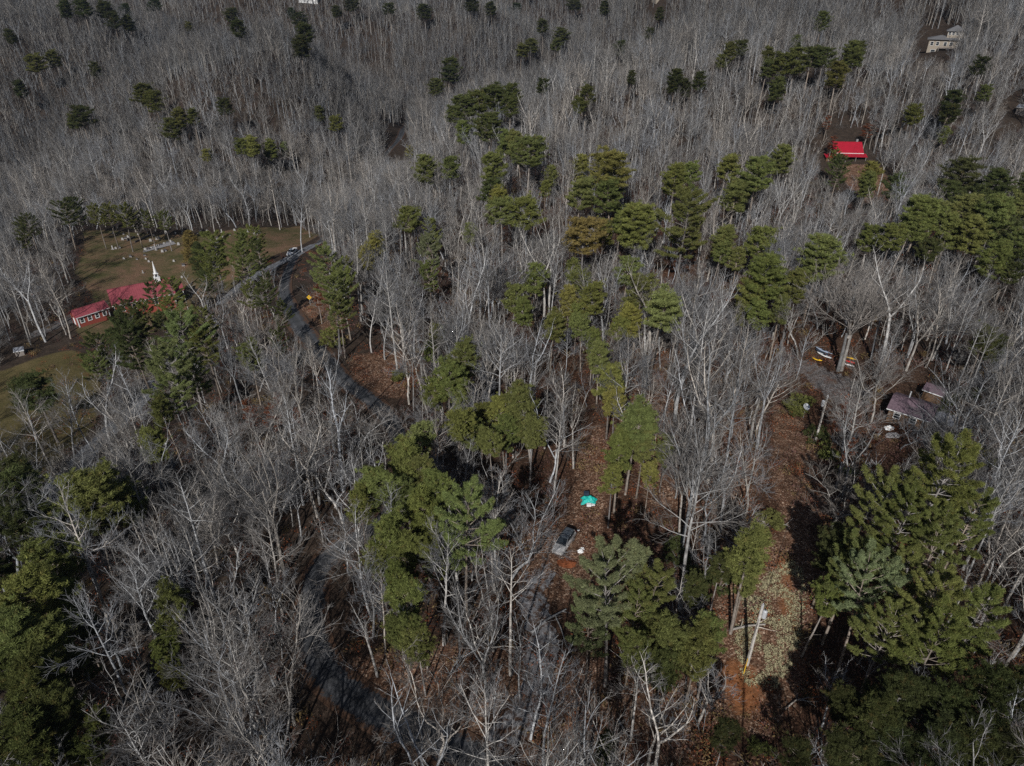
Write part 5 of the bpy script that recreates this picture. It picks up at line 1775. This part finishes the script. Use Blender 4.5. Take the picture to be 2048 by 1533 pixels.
log([(1063, 1268), (1095, 1243), (1132, 1221)], 0.17, 0.08, 'pale fallen log lying across the gravel drive', seed=1)
log([(1110, 1232), (1122, 1262), (1134, 1300)], 0.10, 0.04, 'thin broken limb running down from the log across the drive', branches=2, seed=2)
log([(1460, 1262), (1495, 1256), (1530, 1251)], 0.15, 0.10, 'pale fallen log lying just left of the lower utility pole', seed=3)
log([(1525, 1045), (1545, 1050), (1575, 1053)], 0.14, 0.06, 'grey fallen log at the top of the cut strip', seed=4)
log([(1235, 1440), (1248, 1465), (1262, 1482)], 0.13, 0.05, 'grey fallen snag among thin trunks near the bottom edge', branches=6, seed=5)
log([(1570, 1420), (1590, 1405), (1612, 1398)], 0.10, 0.05, 'pale stick pile log at the right foot of the orange clay', branches=5, seed=6)

# ------------------------------------------------------------------ graveyard
ZP = [(40, 155), (160, 165), (335, 170), (665, 155), (775, 158), (1030, 155), (1070, 140), (1130, 155), (1150, 135), (1320, 140), (1470, 120), (1640, 110), (1705, 160), (1728, 160), (1755, 140), (1625, 135), (1575, 175), (1195, 230), (1330, 195), (1270, 215),
      (1240, 280), (1270, 260), (150, 230), (185, 215), (215, 200), (520, 180), (480, 245), (550, 225), (580, 218), (405, 370), (418, 352), (455, 345), (490, 330), (530, 315), (565, 308), (600, 295), (640, 280), (680, 265), (715, 260), (545, 350), (620, 372),
      (655, 360), (810, 288), (410, 415), (425, 458), (35, 340), (70, 335), (110, 325), (165, 455), (320, 460), (755, 485), (390, 620), (850, 675), (870, 535), (460, 490), (245, 430), (1410, 175), (1545, 185)]
def headstone(k):
    root = empty('gravestone', (0, 0, 0))
    mt = M['darkgranite'] if k == 2 else M['granite']
    MB().box(-0.55, 0.55, -0.22, 0.22, -0.3, 0.18).build('base', M['granite'], root)
    m = MB()
    if k == 0:      # rounded top
        v = []
        for yy in (-0.11, 0.11):
            v += [(-0.42, yy, 0.182), (0.42, yy, 0.182), (0.42, yy, 0.75), (0.3, yy, 0.92), (0, yy, 1.0), (-0.3, yy, 0.92), (-0.42, yy, 0.75)]
        m.add(v, [tuple(range(7)), tuple(range(13, 6, -1))] + [(i, 7 + i, 7 + (i + 1) % 7, (i + 1) % 7) for i in range(7)])
    elif k == 1:    # upright pillar
        m.box(-0.2, 0.2, -0.15, 0.15, 0.182, 1.25)
        m.add([(-0.2, -0.15, 1.252), (0.2, -0.15, 1.252), (0.2, 0.15, 1.252), (-0.2, 0.15, 1.252), (0, 0, 1.55)], [(0, 1, 4), (1, 2, 4), (2, 3, 4), (3, 0, 4), (3, 2, 1, 0)])
    else:
        m.box(-0.48, 0.48, -0.12, 0.12, 0.182, 0.85)
    m.build('tablet', mt, root)
    return root
HS = [headstone(k) for k in range(3)]
used = [False] * 3
for i, (zx, zy) in enumerate(ZP):
    px, py = 220 + zx / 5.9, 440 + zy / 5.9
    x, y, z = ground_at(px, py + 1.5)
    k = [0, 2, 0, 1, 0, 2][i % 6]
    if not used[k]:
        o = HS[k]; used[k] = True
    else:
        o = HS[k].copy(); COL.objects.link(o)
        for chd in HS[k].children:
            c_ = chd.copy(); COL.objects.link(c_); c_.parent = o
    s = rng.uniform(0.65, 1.05)
    o.location = (x, y, z); o.scale = (s, s, s)
    o.rotation_euler = (0, 0, R(8) + rng.normal() * 0.15)
    tag(o, cat='gravestone', group='gravestones in the graveyard')
    TO_LABEL.append((o, ["pale round-topped", "pale slim pillar", "square dark"][k], 'gravestone', px, py))
# kerbed strip and the two dark low walls
q = [ground_at(220 + a / 5.9, 440 + b / 5.9) for a, b in ((400, 385), (420, 340), (735, 250), (780, 285))]
v = [(p[0], p[1], p[2] + 0.02) for p in q] + [(p[0], p[1], p[2] + 0.12) for p in q]
tag(MB().add(v, [(0, 1, 2, 3)[::-1], (4, 5, 6, 7), (0, 1, 5, 4), (1, 2, 6, 5), (2, 3, 7, 6), (3, 0, 4, 7)]).build('grave_plot', M['slab']), 'long grey paved plot under a row of headstones', 'grave plot')
for (A_, B_), lb in ((((205, 250), (310, 205)), 'shorter of the two low dark walls in the graveyard'), (((300, 270), (500, 180)), 'longer of the two low dark walls in the graveyard')):
    pa = ground_at(220 + A_[0] / 5.9, 440 + A_[1] / 5.9); pb = ground_at(220 + B_[0] / 5.9, 440 + B_[1] / 5.9)
    L_ = math.hypot(pb[0] - pa[0], pb[1] - pa[1])
    m_ = MB()
    nseg = int(L_ / 1.6)
    for i in range(nseg):
        m_.box(i * 1.6, i * 1.6 + 1.45, -0.18, 0.18, -0.3, 0.62)
    o = m_.build('low_wall', M['darkgranite'], None, pa)
    o.rotation_euler = (0, math.asin(max(-0.3, min(0.3, (pa[2] - pb[2]) / L_))), math.atan2(pb[1] - pa[1], pb[0] - pa[0]))
    tag(o, lb, 'wall')

# ------------------------------------------------------------------ loose ground cover
LP = []
poly = px_poly([(1475, 1200), (1560, 1130), (1600, 1110), (1610, 1200), (1600, 1290), (1560, 1380), (1490, 1370), (1470, 1300)])
x0, y0 = poly.min(0); x1, y1 = poly.max(0)
for i in range(2600):
    x = rng.uniform(x0, x1); y = rng.uniform(y0, y1)
    if in_poly1(poly, x, y) and math.sin(x * 1.3 + 1) * math.sin(y * 0.9) > -0.35:
        LP.append((x, y, hz(x, y), rng.uniform(0, 6.28), *(lambda s: (s, s))(rng.uniform(0.4, 1.3)), 0))
def leafclump(seed, mat, n, Rr, ls, hz_=0.25):
    r = np.random.default_rng(seed)
    b = Batch()
    c = r.normal(size=(n, 3)) * [Rr, Rr, hz_] + [0, 0, hz_]
    c[:, 2] = np.abs(c[:, 2])
    a = r.normal(size=(n, 3)); a /= np.linalg.norm(a, axis=1, keepdims=True)
    w = np.cross(a, r.normal(size=(n, 3))); w /= np.linalg.norm(w, axis=1, keepdims=True)
    L = ls * r.uniform(0.6, 1.3, (n, 1))
    tri = np.stack([c - a * L, c + w * L * 0.45, c + a * L, c - w * L * 0.45], axis=1)
    b.raw(tri.reshape(-1, 3), np.arange(n * 4).reshape(-1, 4))
    return b.mesh('leaf_clump', mat)
scatter('pale_brush_litter', [(leafclump(1, M['paleleaf'], 16, 0.14, 0.09, 0.12),)], LP, 'pale yellowish leaves scattered over the cut strip', 'leaves')
GP = []
for i in range(5200):
    y = rng.uniform(20, 250); x = rng.uniform(-1, 1) * (30 + y * 0.6)
    px, py, f = project(x, y, hz(x, y))
    if near_any(x, y, RD, 3.6) or in_poly1(LAWN, x, y):
        continue
    if (1035 < px < 1155 and 1050 < py < 1260):
        continue
    GP.append((x, y, hz(x, y), rng.uniform(0, 6.28), *(lambda s: (s, s))(rng.uniform(0.5, 1.5)), int(rng.choice([0, 1, 2], p=[0.5, 0.25, 0.25]))))
scatter('russet_brush_leaves', [(leafclump(2, M['redleaf'], 50, 0.5, 0.11, 0.35),), (leafclump(3, M['grass'], 60, 0.45, 0.16, 0.3),), (leafclump(4, M['plume'], 60, 0.6, 0.13, 0.4),)], GP, 'low russet brush and dry grass on the forest floor', 'undergrowth')

# oaks that still hold russet leaves
for px, py, w in ((495, 822, 20), (560, 812, 16), (545, 835, 22), (598, 840, 14), (663, 925, 12), (1665, 285, 14), (1735, 262, 18), (1760, 250, 16), (1655, 245, 12), (635, 590, 14), (1735, 870, 22), (1680, 830, 18), (1700, 905, 18), (505, 838, 16)):
    tm, cm, H, Rc, hc = EVER['shrub'][int(rng.integers(0, 3))] if w > 100 else EVER['pine'][3]
    hh2 = 9.0
    x, y, z = ground_at(px, py, hh2 * 0.75)
    fwd = project(x, y, z + hh2 * 0.75)[2]
    s = hh2 / H; sx = w * fwd / FPX / Rc
    o = place_copy('russet_oak', tm, OAKC, (x, y, z), rng.uniform(0, 6.28), (sx, sx, s), (0.19, 0.065, 0.03)) if 'OAKC' in globals() else None
    if o is None:
        break
    tag(o, cat='oak tree', group='small oaks still holding russet leaves')
    TO_LABEL.append((o, 'small russet-leaved', 'oak', px, py))

# ------------------------------------------------------------------ thin winter haze
hzm = bpy.data.materials.new('haze'); hzm.use_nodes = True
nt = hzm.node_tree
for n_ in list(nt.nodes):
    nt.nodes.remove(n_)
vp = nt.nodes.new('ShaderNodeVolumePrincipled')
vp.inputs['Color'].default_value = (0.62, 0.74, 0.95, 1)
vp.inputs['Density'].default_value = 0.00012
vp.inputs['Anisotropy'].default_value = 0.5
mo = nt.nodes.new('ShaderNodeOutputMaterial')
nt.links.new(vp.outputs[0], mo.inputs['Volume'])
zlo = float(GZ.min()) - 1.0
zhi = max(CAM_H, float(GZ.max()) + 30) + 8
tag(MB().box(gx[0] - 5, gx[-1] + 5, gy[0] - 5, gy[-1] + 5, zlo, zhi).build('haze', hzm), 'thin blue winter haze over the far ridges', 'haze', kind='stuff')
cy.volume_max_steps = 32

label_all()
